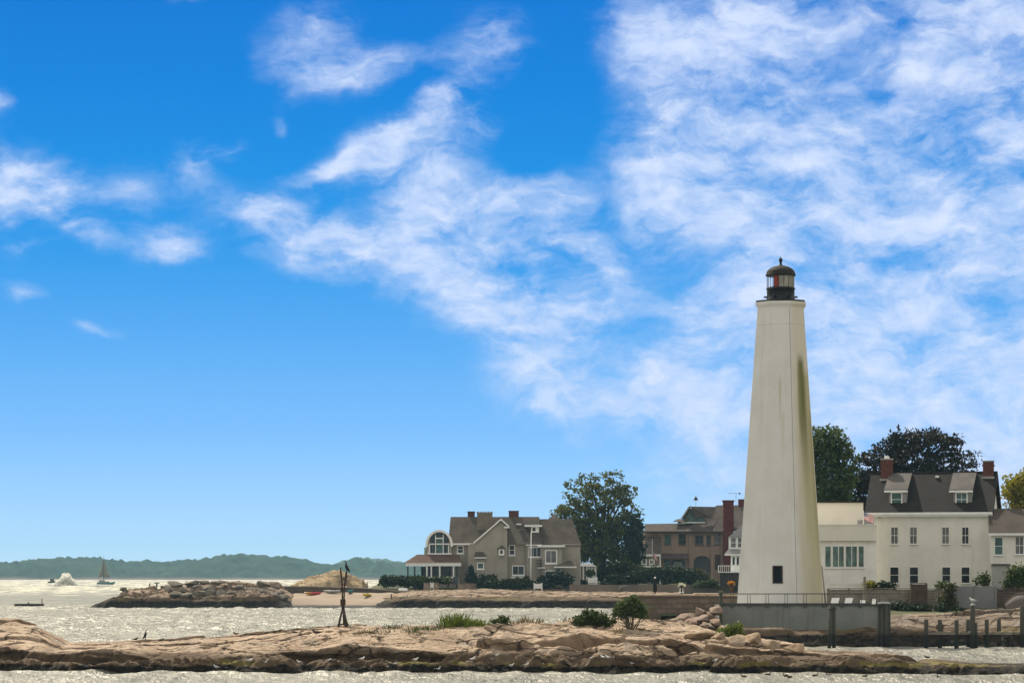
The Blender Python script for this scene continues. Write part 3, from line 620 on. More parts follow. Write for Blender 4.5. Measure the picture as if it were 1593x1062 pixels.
# ---- granite block wall left of the tower
def block_mat(name, col, sx=.9, sy=.42):
    m_, nt, b = new_mat(name); oc = nd(nt, 'ShaderNodeTexCoord').outputs['Object']; s = nd(nt, 'ShaderNodeSeparateXYZ', {0: oc})
    v = nd(nt, 'ShaderNodeCombineXYZ', {0: mth(nt, 'ADD', s.outputs[0], s.outputs[1]), 1: s.outputs[2]}).outputs[0]
    v = nd(nt, 'ShaderNodeVectorMath', {0: v, 1: nd(nt, 'ShaderNodeVectorMath', {0: nd(nt, 'ShaderNodeTexNoise', {'Vector': oc, 'Scale': 1.2}).outputs[1], 1: (.16, .12, 0)}, operation='MULTIPLY').outputs[0]}, operation='ADD').outputs[0]
    br = nd(nt, 'ShaderNodeTexBrick', {'Vector': v, 'Color1': (*col, 1), 'Color2': (*[c * .62 for c in col], 1), 'Mortar': (*[c * .35 for c in col], 1), 'Scale': 1.0, 'Mortar Size': .018, 'Brick Width': sx, 'Row Height': sy, 'Mortar Smooth': .4})
    c = mx(nt, mr(nt, noise_n(nt, oc, 1.1, 6, .65), .35, .7, 0, .55), br.outputs[0], tuple(x * .5 for x in col))
    nt.links.new(c, b.inputs['Base Color']); b.inputs['Roughness'].default_value = .9
    nt.links.new(bump(nt, mth(nt, 'SUBTRACT', mth(nt, 'MULTIPLY', noise_n(nt, oc, 4, 4), .5), br.outputs[1]), .05), b.inputs['Normal'])
    return m_
M['block'] = block_mat('granite_blocks', (.20, .15, .115))
M['tanblock'] = block_mat('tan_garden_blocks', (.34, .26, .20), .7, .35)
def seawall():
    D = 243.0; x0, x1 = xof(982, D), xof(1150, D); t = thing('granite_seawall', 'brown granite block seawall with sunlit top left of the lighthouse', 'wall', ((x0 + x1) / 2, D, 0)); hw = (x1 - x0) / 2
    MB().hexa([(-hw, 0, -.5), (hw, 0, -.5), (hw, 2.5, -.5), (-hw, 2.5, -.5), (-hw, .15, zof(927, D)), (hw, .15, zof(926, D)), (hw, 2.5, zof(926, D)), (-hw, 2.5, zof(927, D))]).build('wall', M['block'], t)
    cap = MB(); x = -hw; k = 0
    while x < hw - .3:
        w = random.Random(k).uniform(.9, 1.7); h = random.Random(k + 99).uniform(.10, .2); y = random.Random(k + 7).uniform(-.08, .08)
        cap.box(x, min(x + w - .03, hw), y, 2.5, zof(927, D) + .01, zof(926, D) + h); x += w; k += 1
    cap.build('capstone', mat('capstone', (.46, .36, .27), .85, .25, 1.2, .2), t, bevel=.05)
seawall()
# ================================================================ buildings: a local frame per building (u along the front, w back, z up)
class Frame:
    def __init__(s, px, D, zb, rot=0.0):
        s.o = Vector((xof(px, D), D, zb)); s.c, s.s = math.cos(rot), math.sin(rot); s.rot = rot
    def uz(s, px, py, w=0.0):
        dx, dz = (px - CX) / F, (HY - py) / F
        # ray t*(dx,1,dz) from the eye meets the plane at depth w of this frame
        k = (w - s.o.x * s.s + s.o.y * s.c) / (-dx * s.s + s.c)
        rx, ry = k * dx - s.o.x, k - s.o.y
        return rx * s.c + ry * s.s, H + k * dz - s.o.z
    def P(s, px, py, w=0.0):
        u, z = s.uz(px, py, w); return Vector((u, w, z))
    def box(s, mb, x0, x1, y0, y1, w0, w1):
        """box whose front face (depth w0) covers the pixels x0..x1, y0..y1"""
        yc, xc = (y0 + (y0 if y1 is None else y1)) / 2, (x0 + x1) / 2
        u0, u1 = s.uz(x0, yc, w0)[0], s.uz(x1, yc, w0)[0]; z1 = s.uz(xc, y0, w0)[1]; z0 = s.uz(xc, y1, w0)[1] if y1 is not None else 0.
        return mb.box(u0, u1, w0, w1, z0, z1)
    def poly(s, mb, pts, w0, w1):
        """outline at depth w0 pushed straight back to w1"""
        return mb.prism([s.P(x, y, w0) for x, y in pts], (0, w1 - w0, 0))
GL = {'dark': glass_mat('dark_window_glass', (.012, .016, .022)), 'teal': glass_mat('teal_window_glass', (.055, .125, .115)),
      'grey': glass_mat('curtained_glass', (.16, .155, .15)), 'green': glass_mat('tinted_green_glass', (.10, .185, .15), .08, .5, .65), 'navy': glass_mat('blue_black_glass', (.02, .035, .05))}
def window(fr, par, x0, x1, y0, y1, w=0.0, glass='dark', frame='trim', ft=1.1, mull=0, rail=1, sill=True, name='window', parts=None):
    """x0..y1: the glass with its sash; ft: casing width in photo pixels. Casing ring stands 7 cm proud, glass is set back inside it."""
    f = MB(); o = -.07
    fr.box(f, x0 - ft, x0, y0 - ft, y1 + ft, w + o, w + .02); fr.box(f, x1, x1 + ft, y0 - ft, y1 + ft, w + o, w + .02)
    fr.box(f, x0, x1, y0 - ft, y0, w + o, w + .02); fr.box(f, x0, x1, y1, y1 + ft, w + o, w + .02)
    for k in range(mull):
        c = x0 + (x1 - x0) * (k + 1) / (mull + 1); fr.box(f, c - .28, c + .28, y0, y1, w - .04, w + .01)
    for k in range(rail):
        c = y0 + (y1 - y0) * (k + 1) / (rail + 1); fr.box(f, x0, x1, c - .4, c + .4, w - .045, w + .005)
    win = f.build(name, M[frame], par)
    p = MB(); fr.box(p, x0, x1, y0, y1, w - .015, w + .004); p.build('pane', GL[glass], win)
    if sill:
        q = MB(); fr.box(q, x0 - ft - .8, x1 + ft + .8, y1 + ft, y1 + ft + 1.2, w - .16, w + .02); q.build('sill', M[frame], win)
    return win
M['slate'] = mat('dark_slate_roof', (.022, .0195, .019), .8, .3, .6, .2, rows=3.2, rowdark=.5, bmp=.01)
M['greyroof'] = mat('grey_shingle_roof', (.115, .105, .098), .85, .22, .8, .2, rows=4, rowdark=.4)
M['brownroof'] = mat('brown_shingle_roof', (.085, .070, .060), .85, .25, .8, .2, rows=4, rowdark=.4)
M['brick'] = block_mat('red_brick', (.22, .075, .05), .24, .08)
M['lead'] = mat('lead_flashing', (.30, .30, .30), .5, .2)
M['cheek'] = mat('dormer_cheek', (.26, .255, .24), .8, .15)
M['whitewall'] = mat('painted_brick_wall', (.77, .745, .675), .8, .09, .45, .2, streak=.16, bmp=.015)
def white_house():
    fr = Frame(1450, 266, 2.9, R(-15)); t = thing('white_house', 'white two-storey house with dark roof, two dormers and two brick chimneys', 'house', fr.o, fr.rot)
    uL, uR = fr.uz(1359, 850)[0], fr.uz(1540, 850)[0]; zE = fr.uz(1450, 800)[1]
    dep = 7.6; wr = dep / 2
    zR = fr.uz(1458, 735, wr)[1]
    g = MB(); g.prism([(uL, 0, 0), (uL, 0, zE), (uL, wr, zR - .25), (uL, dep, zE), (uL, dep, 0)], (uR - uL, 0, 0)); g.build('wall', M['whitewall'], t)
    # roof: two slopes with overhang
    eL, eR = fr.uz(1345, 796, -.45)[0], fr.uz(1545, 796, -.45)[0]; zf = fr.uz(1450, 795.5, -.45)[1]
    rf = MB(); ov = .45; zb_ = zf
    rf.slab((eL, -ov, zf), (eR, -ov, zf), (eR, wr, zR), (eL, wr, zR), .16); rf.slab((eR, dep + ov, zb_), (eL, dep + ov, zb_), (eL, wr, zR), (eR, wr, zR), .16)
    rf.tube((eL, wr, zR + .02), (eR, wr, zR + .02), .09, n=6)
    rf.build('roof', M['slate'], t)
    for u0, u1 in ((eL - .03, eL + .05), (eR - .05, eR + .03)):
        rk = MB()
        rk.hexa([(u0, -ov - .02, zf - .34), (u1, -ov - .02, zf - .34), (u1, wr, zR - .36), (u0, wr, zR - .36), (u0, -ov - .02, zf - .17), (u1, -ov - .02, zf - .17), (u1, wr, zR - .17), (u0, wr, zR - .17)])
        rk.hexa([(u0, wr, zR - .36), (u1, wr, zR - .36), (u1, dep + ov, zf - .34), (u0, dep + ov, zf - .34), (u0, wr, zR - .17), (u1, wr, zR - .17), (u1, dep + ov, zf - .17), (u0, dep + ov, zf - .17)])
        rk.build('bargeboard', M['iron'], t)
    c = MB(); c.box(eL + .06, eR - .06, -ov + .02, -.02, zf - .46, zf - .2); c.box(eL + .06, eR - .06, -ov - .1, -ov + .0, zf - .30, zf - .06); c.build('cornice', M['trim'], t, bevel=.02)
    d = MB(); ud = fr.uz(1512, 850)[0]; d.tube((ud, -.07, 0), (ud, -.07, fr.uz(1512, 846)[1]), .035, n=6); d.build('downpipe', M['white'], t)
    for x0, x1, g_ in ((1386.5, 1396.5, 'grey'), (1416, 1426, 'grey'), (1466, 1476, 'grey'), (1497, 1506.5, 'dark')):
        window(fr, t, x0, x1, 820, 845, 0, g_, 'white', .8, 1, 1)
    for x0, x1 in ((1385, 1397.5), (1415.5, 1428), (1466, 1478), (1496, 1508)):
        window(fr, t, x0, x1, 882, 906, 0, 'dark', 'white', 1.0, 0, 1)
    def zroof(w): return zf + (zR - zf) * (w + ov) / (wr + ov)
    for (xa, xb, ra, rb, ta, tb) in ((1385.5, 1403.5, 1375.5, 1412, 1391, 1424.5), (1486, 1505, 1476.5, 1513.5, 1489, 1526)):
        wf = .55
        u0, z0 = fr.uz(xa - 2.5, 789, wf); u1, _ = fr.uz(xb + 7, 789, wf); _, zt = fr.uz(xa, 763, wf)
        zt += .02
        dmr = MB(); wtop = (zt - zf) / (zR - zf) * (wr + ov) - ov + .3
        dmr.add([(u0, wf, zroof(wf) - .2), (u1, wf, zroof(wf) - .2), (u1, wf, zt), (u0, wf, zt), (u0, wtop, zt), (u1, wtop, zt), (u0, wtop, zt - 1.6), (u1, wtop, zt - 1.6)],
                [(0, 1, 2, 3), (3, 2, 5, 4), (1, 7, 5, 2), (0, 3, 4, 6), (4, 5, 7, 6), (0, 6, 7, 1)])
        dm = dmr.build('dormer', M['cheek'], t)
        ra_, zr0 = fr.uz(ra, 763.5, wf - .35); rb_, _ = fr.uz(rb, 763.5, wf - .35)
        wt = wr - .25; ta_, zr1 = fr.uz(ta, 737.5, wt); tb_, _ = fr.uz(tb, 737.5, wt)
        rr_ = MB(); sl = .13
        rr_.slab((ra_, wf - .35, zr0 + sl), (rb_, wf - .35, zr0 + sl), (rb_, wt, zR - .02), (ra_, wt, zR - .02), sl); rr_.build('dormer_roof', M['greyroof'], dm)
        fa = MB(); fa.box(ra_, rb_, wf - .42, wf - .355, zr0 - .12, zr0 + .06); fa.build('fascia', M['trim'], dm)
        window(fr, dm, xa + 2, xb - 1.5, 767, 786, wf, 'teal', 'trim', 1.8, 0 if xa < 1400 else 1, 1)
    for (xa, xb, yt, w0, pots) in ((1370.5, 1387, 715, wr - .75, True), (1529, 1545, 718, wr - .6, False)):
        u0, zt = fr.uz(xa, yt, w0); u1, _ = fr.uz(xb, yt, w0)
        q = MB(); q.box(u0, u1, w0, w0 + .8, zR - 1.2, zt); q.box(u0 - .07, u1 + .07, w0 - .07, w0 + .87, zt - .42, zt - .26)
        ch = q.build('chimney', M['brick'], t)
        MB().box(u0 - .05, u1 + .05, w0 - .05, w0 + .85, zt, zt + .12).build('cap', M['lead'], ch)
        MB().box(u0 - .1, u1 + .1, w0 - .1, w0 + .9, zroof(w0) - .35, zroof(w0) + .12).build('flashing', M['lead'], ch)
        if pots:
            p = MB(); uc = (u0 + u1) / 2
            p.lathe((uc, w0 + .4, zt), [(.22, .1), (.26, .22), (.2, .3), (.2, .36), (.01, .37)], 12); p.build('pot', M['trim'], ch)
    v = MB(); u0, z0 = fr.uz(1458, 741, wr - .6); v.box(u0 - .16, u0 + .16, wr - .7, wr - .45, z0 - .1, z0 + .09); v.build('roof_vent', M['trim'], t)
    b = MB(); u0, z0 = fr.uz(1368, 804, -.1); b.box(u0 - .12, u0 + .12, -.2, 0, z0 - .05, z0 + .05); b.build('lamp', M['iron'], t)
white_house()
def wing():
    fr = Frame(1580, 262, 2.9, R(-4)); t = thing('house_wing', 'low white wing with brown roof at the right of the white house', 'house', fr.o, fr.rot)
    u0 = fr.uz(1541, 850)[0]; u1 = fr.uz(1690, 850)[0]; zE = fr.uz(1580, 829)[1]; zR = fr.uz(1580, 791, 3.)[1]
    MB().prism([(u0, 0, 0), (u0, 0, zE), (u0, 3, zR - .2), (u0, 6, zE), (u0, 6, 0)], (u1 - u0, 0, 0)).build('wall', M['whitewall'], t)
    a, zf = fr.uz(1538, 829, -.4); r = MB(); r.slab((a, -.4, zf), (u1 + .4, -.4, zf), (u1 + .4, 3, zR), (a + .3, 3, zR), .14); r.slab((u1 + .4, 6.4, zf), (a, 6.4, zf), (a + .3, 3, zR), (u1 + .4, 3, zR), .14); r.build('roof', M['brownroof'], t)
    MB().box(a, u1 + .4, -.47, -.405, zf - .2, zf - .0).build('gutter', M['trim'], t)
    window(fr, t, 1548, 1559.5, 836, 862, 0, 'teal', 'trim', 1, 0, 1); window(fr, t, 1580, 1592, 835, 861, 0, 'grey', 'trim', 1, 1, 1)
    v = MB(); uu, z0 = fr.uz(1559, 815, 1.2); v.tube((uu, 1.2, z0 - .4), (uu, 1.2, z0 + .12), .07); v.build('roof_pipe', M['iron'], t)
    d = MB(); fr.box(d, 1545, 1571, 879, None, -.6, -.02); d.build('lean_to', mat('pale_grey_boards', (.36, .36, .34), .8, .1, .6, .2, streak=.2), t)
    d = MB(); fr.box(d, 1543.5, 1572, 876.5, 879, -.75, -.02); d.build('lean_to_roof', M['greyroof'], t)
wing()
def extension():
    fr = Frame(1300, 257, 2.9, R(-3)); t = thing('flat_roofed_extension', 'modern flat-roofed white extension with a row of tall green-tinted windows', 'building', fr.o, fr.rot)
    zD = fr.uz(1300, 817)[1]
    w = MB(); fr.box(w, 1235, 1364, 841, None, 0, 9); w.build('wall', M['white'], t)
    w = MB(); fr.box(w, 1233, 1363.5, 816.5, 841, -.35, 9.2); w.build('parapet_band', mat('pale_parapet', (.68, .66, .585), .75, .07, .5, .2, streak=.12), t, bevel=.03)
    w = MB(); fr.box(w, 1232.4, 1364, 815.2, 816.4, -.42, -.3); w.build('parapet_edge', M['trim'], t)
    s = MB(); fr.box(s, 1282, 1345.5, 882, 884, -.12, .02); s.build('long_sill', M['trim'], t)
    for a, b in ((1284, 1292.3), (1295.7, 1304), (1305, 1312.6), (1316, 1324.6), (1325.5, 1333), (1336, 1343.6)):
        window(fr, t, a, b, 849.5, 881, 0, 'green', 'trim', .5, 0, 0, False)
    # terrace storey set back on the roof
    p = MB(); fr.box(p, 1240, 1343, 781.5, None, 6.2, 9.1); p.build('roof_storey', mat('warm_cream_wall', (.80, .74, .62), .7, .06, .5, .2), t)
    p = MB(); fr.box(p, 1239, 1344.5, 780.3, 781.6, 6.0, 9.2); p.build('roof_edge', M['iron'], t)
    b = MB(); fr.box(b, 1334, 1358, 808.5, 815, 5.0, 5.1); b.build('roof_rail', M['cheek'], t)
extension()
def flag(name, label, px0, px1, py0, py1, D, pole_px, pole_y0, pole_y1, wave):
    t = thing(name, label, 'flag', (xof(pole_px, D), D, zof(pole_y1, D)))
    k = D / F; MB().tube((0, 0, 0), (0, 0, (pole_y1 - pole_y0) * k), .035, .025, 8).build('pole', M['trim'], t)
    m_, nt, b = new_mat('flag_cloth'); uv = nd(nt, 'ShaderNodeAttribute', attribute_name='cloth'); s = nd(nt, 'ShaderNodeSeparateXYZ', {0: uv.outputs['Vector']})
    st = mth(nt, 'GREATER_THAN', mth(nt, 'FRACT', mth(nt, 'MULTIPLY', s.outputs[1], 6.5)), .5)
    c = mx(nt, st, (.50, .045, .055), (.78, .76, .74))
    can = mth(nt, 'MULTIPLY', mth(nt, 'LESS_THAN', s.outputs[0], .4), mth(nt, 'GREATER_THAN', s.outputs[1], .46))
    stars = mth(nt, 'LESS_THAN', nd(nt, 'ShaderNodeTexVoronoi', {'Vector': uv.outputs['Vector'], 'Scale': 16., 'Randomness': .0}).outputs[0], .26)
    c = mx(nt, can, c, mx(nt, stars, (.03, .04, .14), (.8, .8, .8))); nt.links.new(c, b.inputs['Base Color']); b.inputs['Roughness'].default_value = .8
    n, mm = 16, 10; vs = []; at = []; z0 = (pole_y1 - py0) * k; hh = (py1 - py0) * k; ww = (px1 - px0) * k
    for j in range(mm + 1):
        for i in range(n + 1):
            a, c_ = i / n, j / mm
            x = .04 + a * ww; z = z0 - hh * (1 - wave) * (1 - c_) - hh * wave * a ** 1.2; y = .12 * ww * math.sin(a * 9 + c_ * 2) * a + .05 * math.sin(c_ * 6 + a * 4)
            vs.append((x, y, z)); at.append((a, c_, 0))
    f = [(j * (n + 1) + i, j * (n + 1) + i + 1, (j + 1) * (n + 1) + i + 1, (j + 1) * (n + 1) + i) for j in range(mm) for i in range(n)]
    o = nmesh('cloth', vs, f, m_, t, True); a = o.data.attributes.new('cloth', 'FLOAT_VECTOR', 'POINT'); a.data.foreach_set('vector', np.array(at, np.float32).ravel())
    so = o.modifiers.new('thick', 'SOLIDIFY'); so.thickness = .01
flag('flag', 'drooping red and white striped flag on the roof terrace beside the white house', 1343.5, 1358, 796, 814, 258, 1343.2, 794, 815, .35)
# ---- fences and panels below the white house
def fence(name, label, cat, x0, x1, ytop, ybot, D, m_, board, posts, gap=.0, D1=None, cap=True):
    a, b = xof(x0, D), xof(x1, D1 or D); y1 = (D1 or D); L = math.hypot(b - a, y1 - D); t = thing(name, label, cat, (a, D, zof(ybot, D) - .3), math.atan2(y1 - D, b - a))
    h = (ybot - ytop) * D / F + .3
    if board:
        p = MB(); k = max(1, int(h / board)); r = random.Random(name + str(x0))
        for i in range(k):
            z0 = h * i / k; p.box(0, L, r.uniform(-.012, .012), .05, z0 + .004, h * (i + 1) / k - .004 - gap)
        p.build('boards', m_, t)
    else:
        MB().box(0, L, 0, .08, 0, h).build('panel', m_, t)
    for i in range(posts):
        q = MB(); u = L * i / max(1, posts - 1); q.box(u - .09, u + .09, -.07, .12, 0, h + .06); q.build('post', m_, t)
    if cap: MB().box(-.05, L + .05, -.09, .14, h + .061, h + .12).build('top_rail', m_, t)
M['greyfence'] = mat('silvered_boards', (.235, .205, .17), .85, .25, 1.2, .2, streak=.4)
M['browngate'] = mat('brown_gate_boards', (.10, .075, .058), .85, .3, 1.5, .2, streak=.4)
fence('board_fence', 'silvered horizontal board fence right of the lighthouse base', 'fence', 1288, 1418, 916.5, 946, 250, M['greyfence'], .22, 5)
fence('garden_gate', 'tall dark brown wooden gate between two fences below the white house', 'gate', 1418, 1441, 908.5, 946, 249, M['browngate'], 0, 2)
fence('short_fence', 'short pale board fence panel right of the brown gate', 'fence', 1441.5, 1467, 917, 944, 249.5, M['greyfence'], .2, 2)
fence('metal_panel', 'large smooth grey panel fence in front of the white house corner', 'fence', 1484.5, 1549, 911.5, 946, 248, mat('grey_sheet', (.185, .19, .19), .55, .08, .4, .3), 0, 3, cap=False)
fence('brown_fence', 'brown board fence at the right edge below the low wing', 'fence', 1550, 1690, 916, 947, 248.6, M['browngate'], .25, 5)
fence('low_parapet', 'low white garden parapet in front of the flat-roofed extension', 'wall', 1287, 1345, 908, 917, 254, M['white'], 0, 2)
o = thing('wooden_post', 'brown wooden post standing beside the board fence near the extension', 'post', (xof(1345, 247), 247, zof(945, 247))); MB().box(-.1, .1, -.1, .1, -.3, 2.6).build('shaft', M['wood'], o, bevel=.02); MB().lathe((0, 0, 2.6), [(.15, 0), (.15, .05), (.02, .12)], 4, R(45), False).build('cap', M['wood'], o)
o = thing('leaning_pole', 'thin brown pole leaning on the right foot of the lighthouse', 'pole', (xof(1284.5, 236.5), 236.5, zof(940, 236.5))); MB().tube((0, 0, -.1), (xof(1279.5, 236.5) - xof(1284.5, 236.5), .5, 60 * 236.5 / F), .07, .05).build('shaft', M['wood'], o)
MB().box(-.12, .12, -.12, .12, -.15, .06).build('foot', M['wood'], o)
def hull_rock_roof():
    D = 246.5; t = thing('upturned_hull', 'dull mauve upturned hull lying before the brown fence at the right edge', 'boat', (xof(1590, D), D, zof(946, D)))
    k = D / F; s = MB(); n = 9; vs = []
    for i in range(n):
        a = i / (n - 1); x = (-27 + 54 * a) * k; hh = 24 * k * math.sin(math.pi * min(1, .06 + a * .9)) ** .8; wd = .75 * math.sin(math.pi * (.05 + .9 * a)) ** .5
        vs += [(x, -wd, -.1), (x, -wd * .8, hh * .55), (x, 0, hh), (x, wd * .8, hh * .55), (x, wd, -.1)]
    s.add(vs, [(i * 5 + j, (i + 1) * 5 + j, (i + 1) * 5 + j + 1, i * 5 + j + 1) for i in range(n - 1) for j in range(4)], True)
    s.build('hull', mat('mauve_paint', (.115, .095, .09), .8, .2, 1), t); MB().sweep([(v[0], 0, v[2] + .03) for v in vs[2::5]], [.04] * n, 6).build('keel', M['wood'], t)
hull_rock_roof()
# ================================================================ grey shingled house on the peninsula
M['shingle'] = mat('grey_cedar_shingles', (.345, .315, .26), .9, .14, .5, .15, rows=3.0, rowdark=.35, streak=.12)
M['cedar'] = mat('cedar_roof', (.098, .083, .068), .9, .28, .5, .15, rows=3.0, rowdark=.4, streak=.3)
M['hiproof'] = mat('red_brown_roof', (.115, .072, .055), .9, .25, .5, .15, rows=3.5, rowdark=.4)
M['barrel'] = mat('tan_barrel_roof', (.34, .285, .205), .85, .15, .6, .2, rows=3.0)
M['stucco'] = mat('brown_grey_stucco', (.275, .20, .155), .9, .14, .4, .15, streak=.2)
M['tancap'] = mat('tan_chimney_stucco', (.20, .165, .125), .9, .15, .8)
def roof_prism(fr, par, name, mt, x0, x1, yE, yR, wE, wR, wB=None, xr0=None, xr1=None, t=.0):
    """solid gable/hip roof: eave line at depth wE, ridge at wR"""
    wB = 2 * wR - wE if wB is None else wB
    a, z0 = fr.uz(x0, yE, wE); b, _ = fr.uz(x1, yE, wE); _, z1 = fr.uz((x0 + x1) / 2, yR, wR)
    ra = fr.uz(xr0 if xr0 is not None else x0, yR, wR)[0]; rb = fr.uz(xr1 if xr1 is not None else x1, yR, wR)[0]
    m_ = MB(); m_.add([(a, wE, z0), (b, wE, z0), (b, wB, z0), (a, wB, z0), (ra, wR, z1), (rb, wR, z1)], [(0, 1, 5, 4), (1, 2, 5), (2, 3, 4, 5), (3, 0, 4), (0, 3, 2, 1)])
    return m_.build(name, mt, par)
def shingle_house():
    fr = Frame(760, 514, 3.3); t = thing('shingled_house', 'large grey shingled seaside house with arched window gable and pillared porch', 'house', fr.o)
    w = MB(); fr.box(w, 664, 742, 846, None, 1.6, 12); fr.box(w, 742, 843, 846, None, 2.0, 12); w.build('wall', M['shingle'], t)
    w = MB(); fr.poly(w, [(728, 921), (728, 847), (739, 843.5), (779.3, 811), (789, 819), (789, 921)], 0, 8); w.build('gable_wing', M['shingle'], t)
    w = MB(); fr.box(w, 819, 842, 848, None, 1.2, 8); w.build('bay_wall', M['shingle'], t)
    w = MB(); fr.box(w, 842.5, 875, 850.5, None, .3, 10); w.build('corner_block', M['shingle'], t)
    w = MB(); fr.box(w, 875.2, 903, 846, None, 2.4, 11); w.build('rear_wall', M['shingle'], t)
    w = MB(); fr.box(w, 836, 879, 847.5, 850.5, -.3, 10); w.build('block_eave', M['trim'], t)
    roof_prism(fr, t, 'main_roof', M['cedar'], 697, 842, 846, 803.5, 1.2, 6.5, None, 701, 839)
    roof_prism(fr, t, 'rear_roof', M['cedar'], 826, 905, 849, 807, 2.2, 7, None, 826, 890)
    roof_prism(fr, t, 'rear_peak', M['cedar'], 847, 877, 812, 800, 7.2, 9, 12, 861, 863)
    # gable wing roof: white rake boards and slopes
    g = MB(); P = lambda x, y, w_: fr.P(x, y, w_)
    g.slab(P(737, 845, -.35), P(779.3, 808.5, -.35), P(779.3, 808.5, -.35) + Vector((0, 8, 0)), P(737, 845, -.35) + Vector((0, 8, 0)), -.14)
    g.slab(P(779.3, 808.5, -.35), P(791.5, 819.5, -.35), P(791.5, 819.5, -.35) + Vector((0, 8, 0)), P(779.3, 808.5, -.35) + Vector((0, 8, 0)), -.14); g.build('wing_roof', M['cedar'], t)
    r = MB()
    for a, b in (((736, 846.3), (779.3, 809)), ((779.3, 809), (792, 820.2))):
        p, q = P(*a, -.47), P(*b, -.47); r.hexa([p, q, q + Vector((0, .1, 0)), p + Vector((0, .1, 0)), p + Vector((0, 0, .34)), q + Vector((0, 0, .34)), q + Vector((0, .1, .34)), p + Vector((0, .1, .34))])
    fr.box(r, 702, 743, 844.6, 847.2, .75, 1.2); fr.box(r, 784, 792.5, 818.6, 821, -.45, .1); fr.box(r, 790, 818, 845, 846.3, 1.6, 2); fr.box(r, 818, 843, 846.6, 848, .9, 1.2); r.build('white_trim', M['trim'], t)
    # barrel dormer with arched window
    uc, zs = fr.uz(683.3, 846, .9); ra = 19 * 515 / F; rh = 21.5 * 515 / F
    arc = [(uc - ra * math.cos(a), zs + rh * math.sin(a)) for a in np.linspace(0, math.pi, 21)]
    zl = fr.uz(683, 861.5, .9)[1]
    b = MB(); b.prism([(x, .9, z) for x, z in [(uc - ra, zl)] + arc + [(uc + ra, zl)]], (0, 7, 0)); dm = b.build('arched_dormer', M['shingle'], t)
    b = MB(); top = [(uc - ra * 1.1 * math.cos(a), zs - .15 + rh * 1.09 * math.sin(a)) for a in np.linspace(-.12, math.pi + .12, 23)]; ins = [(uc - ra * 1.0 * math.cos(a), zs - .15 + rh * 1.0 * math.sin(a)) for a in np.linspace(math.pi + .12, -.12, 23)]
    b.prism([(x, .75, z) for x, z in top + ins], (0, 7.3, 0), True); b.build('barrel_roof', M['barrel'], dm)
    b = MB(); b.prism([(x, .55, z + .02) for x, z in [(uc + (x - uc) * 1.02, z) for x, z in top] + [(uc + (x - uc) * .93, zs - .15 + (z - zs + .15) * .93) for x, z in ins]], (0, .19, 0)); 
    fr.box(b, 664.5, 702.5, 860, 862, .55, .9); b.build('arch_trim', M['trim'], dm)
    k = 515 / F; zr = lambda py: fr.uz(683, py, .85)[1]; U = lambda px: fr.uz(px, 846, .85)[0]
    af = MB(); fr.box(af, 667, 669, 846, 860, .76, .9)
    for px in (677.5, 689.5, 697.5): fr.box(af, px - .6, px + .6, 832 if px < 696 else 848, 860, .76, .9)
    fr.box(af, 668, 700, 844.8, 846.6, .76, .9); fr.box(af, 678, 689.5, 836, 837.6, .77, .9); aw = af.build('arched_window', M['trim'], dm)
    def arcpane(xa, xb, y0):
        pts = [(U(xa), .82, zr(y0)), (U(xb), .82, zr(y0))]
        for px in np.linspace(xb, xa, 7): 
            dx = (px - 683.3) / 19; pts.append((U(px), .82, zs + .84 * rh * math.sqrt(max(0, 1 - (dx / .84) ** 2)) + .05))
        m_ = MB(); m_.prism(pts, (0, .05, 0)); m_.build('pane', GL['navy'], aw)
    arcpane(669, 677, 844.7); arcpane(690.2, 698, 844.7); arcpane(678.2, 688.8, 836)
    for a, c_, g_ in ((678.2, 688.8, 'teal'), (669.2, 673, 'navy'), (673.6, 677, 'navy'), (690.2, 694, 'navy'), (694.6, 697.2, 'navy')):
        m_ = MB(); fr.box(m_, a, c_, 837.6 if g_ == 'teal' else 846.7, 859.6, .82, .87); m_.build('pane', GL[g_], aw)
    bl = MB(); fr.box(bl, 660, 664, 851, 862, 1.8, 2.4); bl.build('balcony_post', mat('pale_green_screen', (.36, .42, .30), .7), t)
    # pillared porch
    pr = MB(); w0, w1 = -2.4, 6
    a, ze = fr.uz(629.5, 874.2, w0); b2, _ = fr.uz(718.5, 874.2, w0); _, zt = fr.uz(680, 862, .8); c1 = fr.uz(649, 862, .8)[0]; c2 = fr.uz(713, 862, .8)[0]
    pr.add([(a, w0, ze), (b2, w0, ze), (b2, w1, ze), (a, w1, ze), (c1, .8, zt), (c2, .8, zt), (c2, w1 - .5, zt), (c1, w1 - .5, zt)], [(0, 1, 5, 4), (1, 2, 6, 5), (2, 3, 7, 6), (3, 0, 4, 7), (4, 5, 6, 7)]); pr.build('porch_roof', M['hiproof'], t)
    pf = MB(); fr.box(pf, 631, 717.5, 874.3, 880, -2.2, -1.7); fr.box(pf, 631, 634, 874.3, 880, -1.7, 5); fr.box(pf, 632, 706, 896.5, 899, -2.2, 1.5); pf.build('porch_frieze', M['trim'], t)
    dkc = mat('dark_green_post', (.03, .045, .045), .6, .2)
    for px, m_ in ((634.5, dkc), (645, dkc), (655.8, dkc), (664, M['trim']), (671, M['trim']), (684, M['trim']), (697, dkc), (705.5, M['trim']), (711, dkc)):
        q = MB(); fr.box(q, px - 1.1, px + 1.1, 880.1, 898 if m_ is M['trim'] else None, -2.1, -1.85); q.build('porch_column', m_, t)
    q = MB(); fr.box(q, 657, 664, 881, 897, 1.4, 1.59); fr.box(q, 667, 683, 882, 897, 1.4, 1.59); fr.box(q, 687, 702, 881, 904, 1.4, 1.59); q.build('porch_glass', GL['navy'], t)
    q = MB(); fr.box(q, 657, 664, 897, None, 1.2, 1.59); fr.box(q, 664, 715, 899, None, -2.0, 1.5); q.build('porch_base', M['shingle'], t)
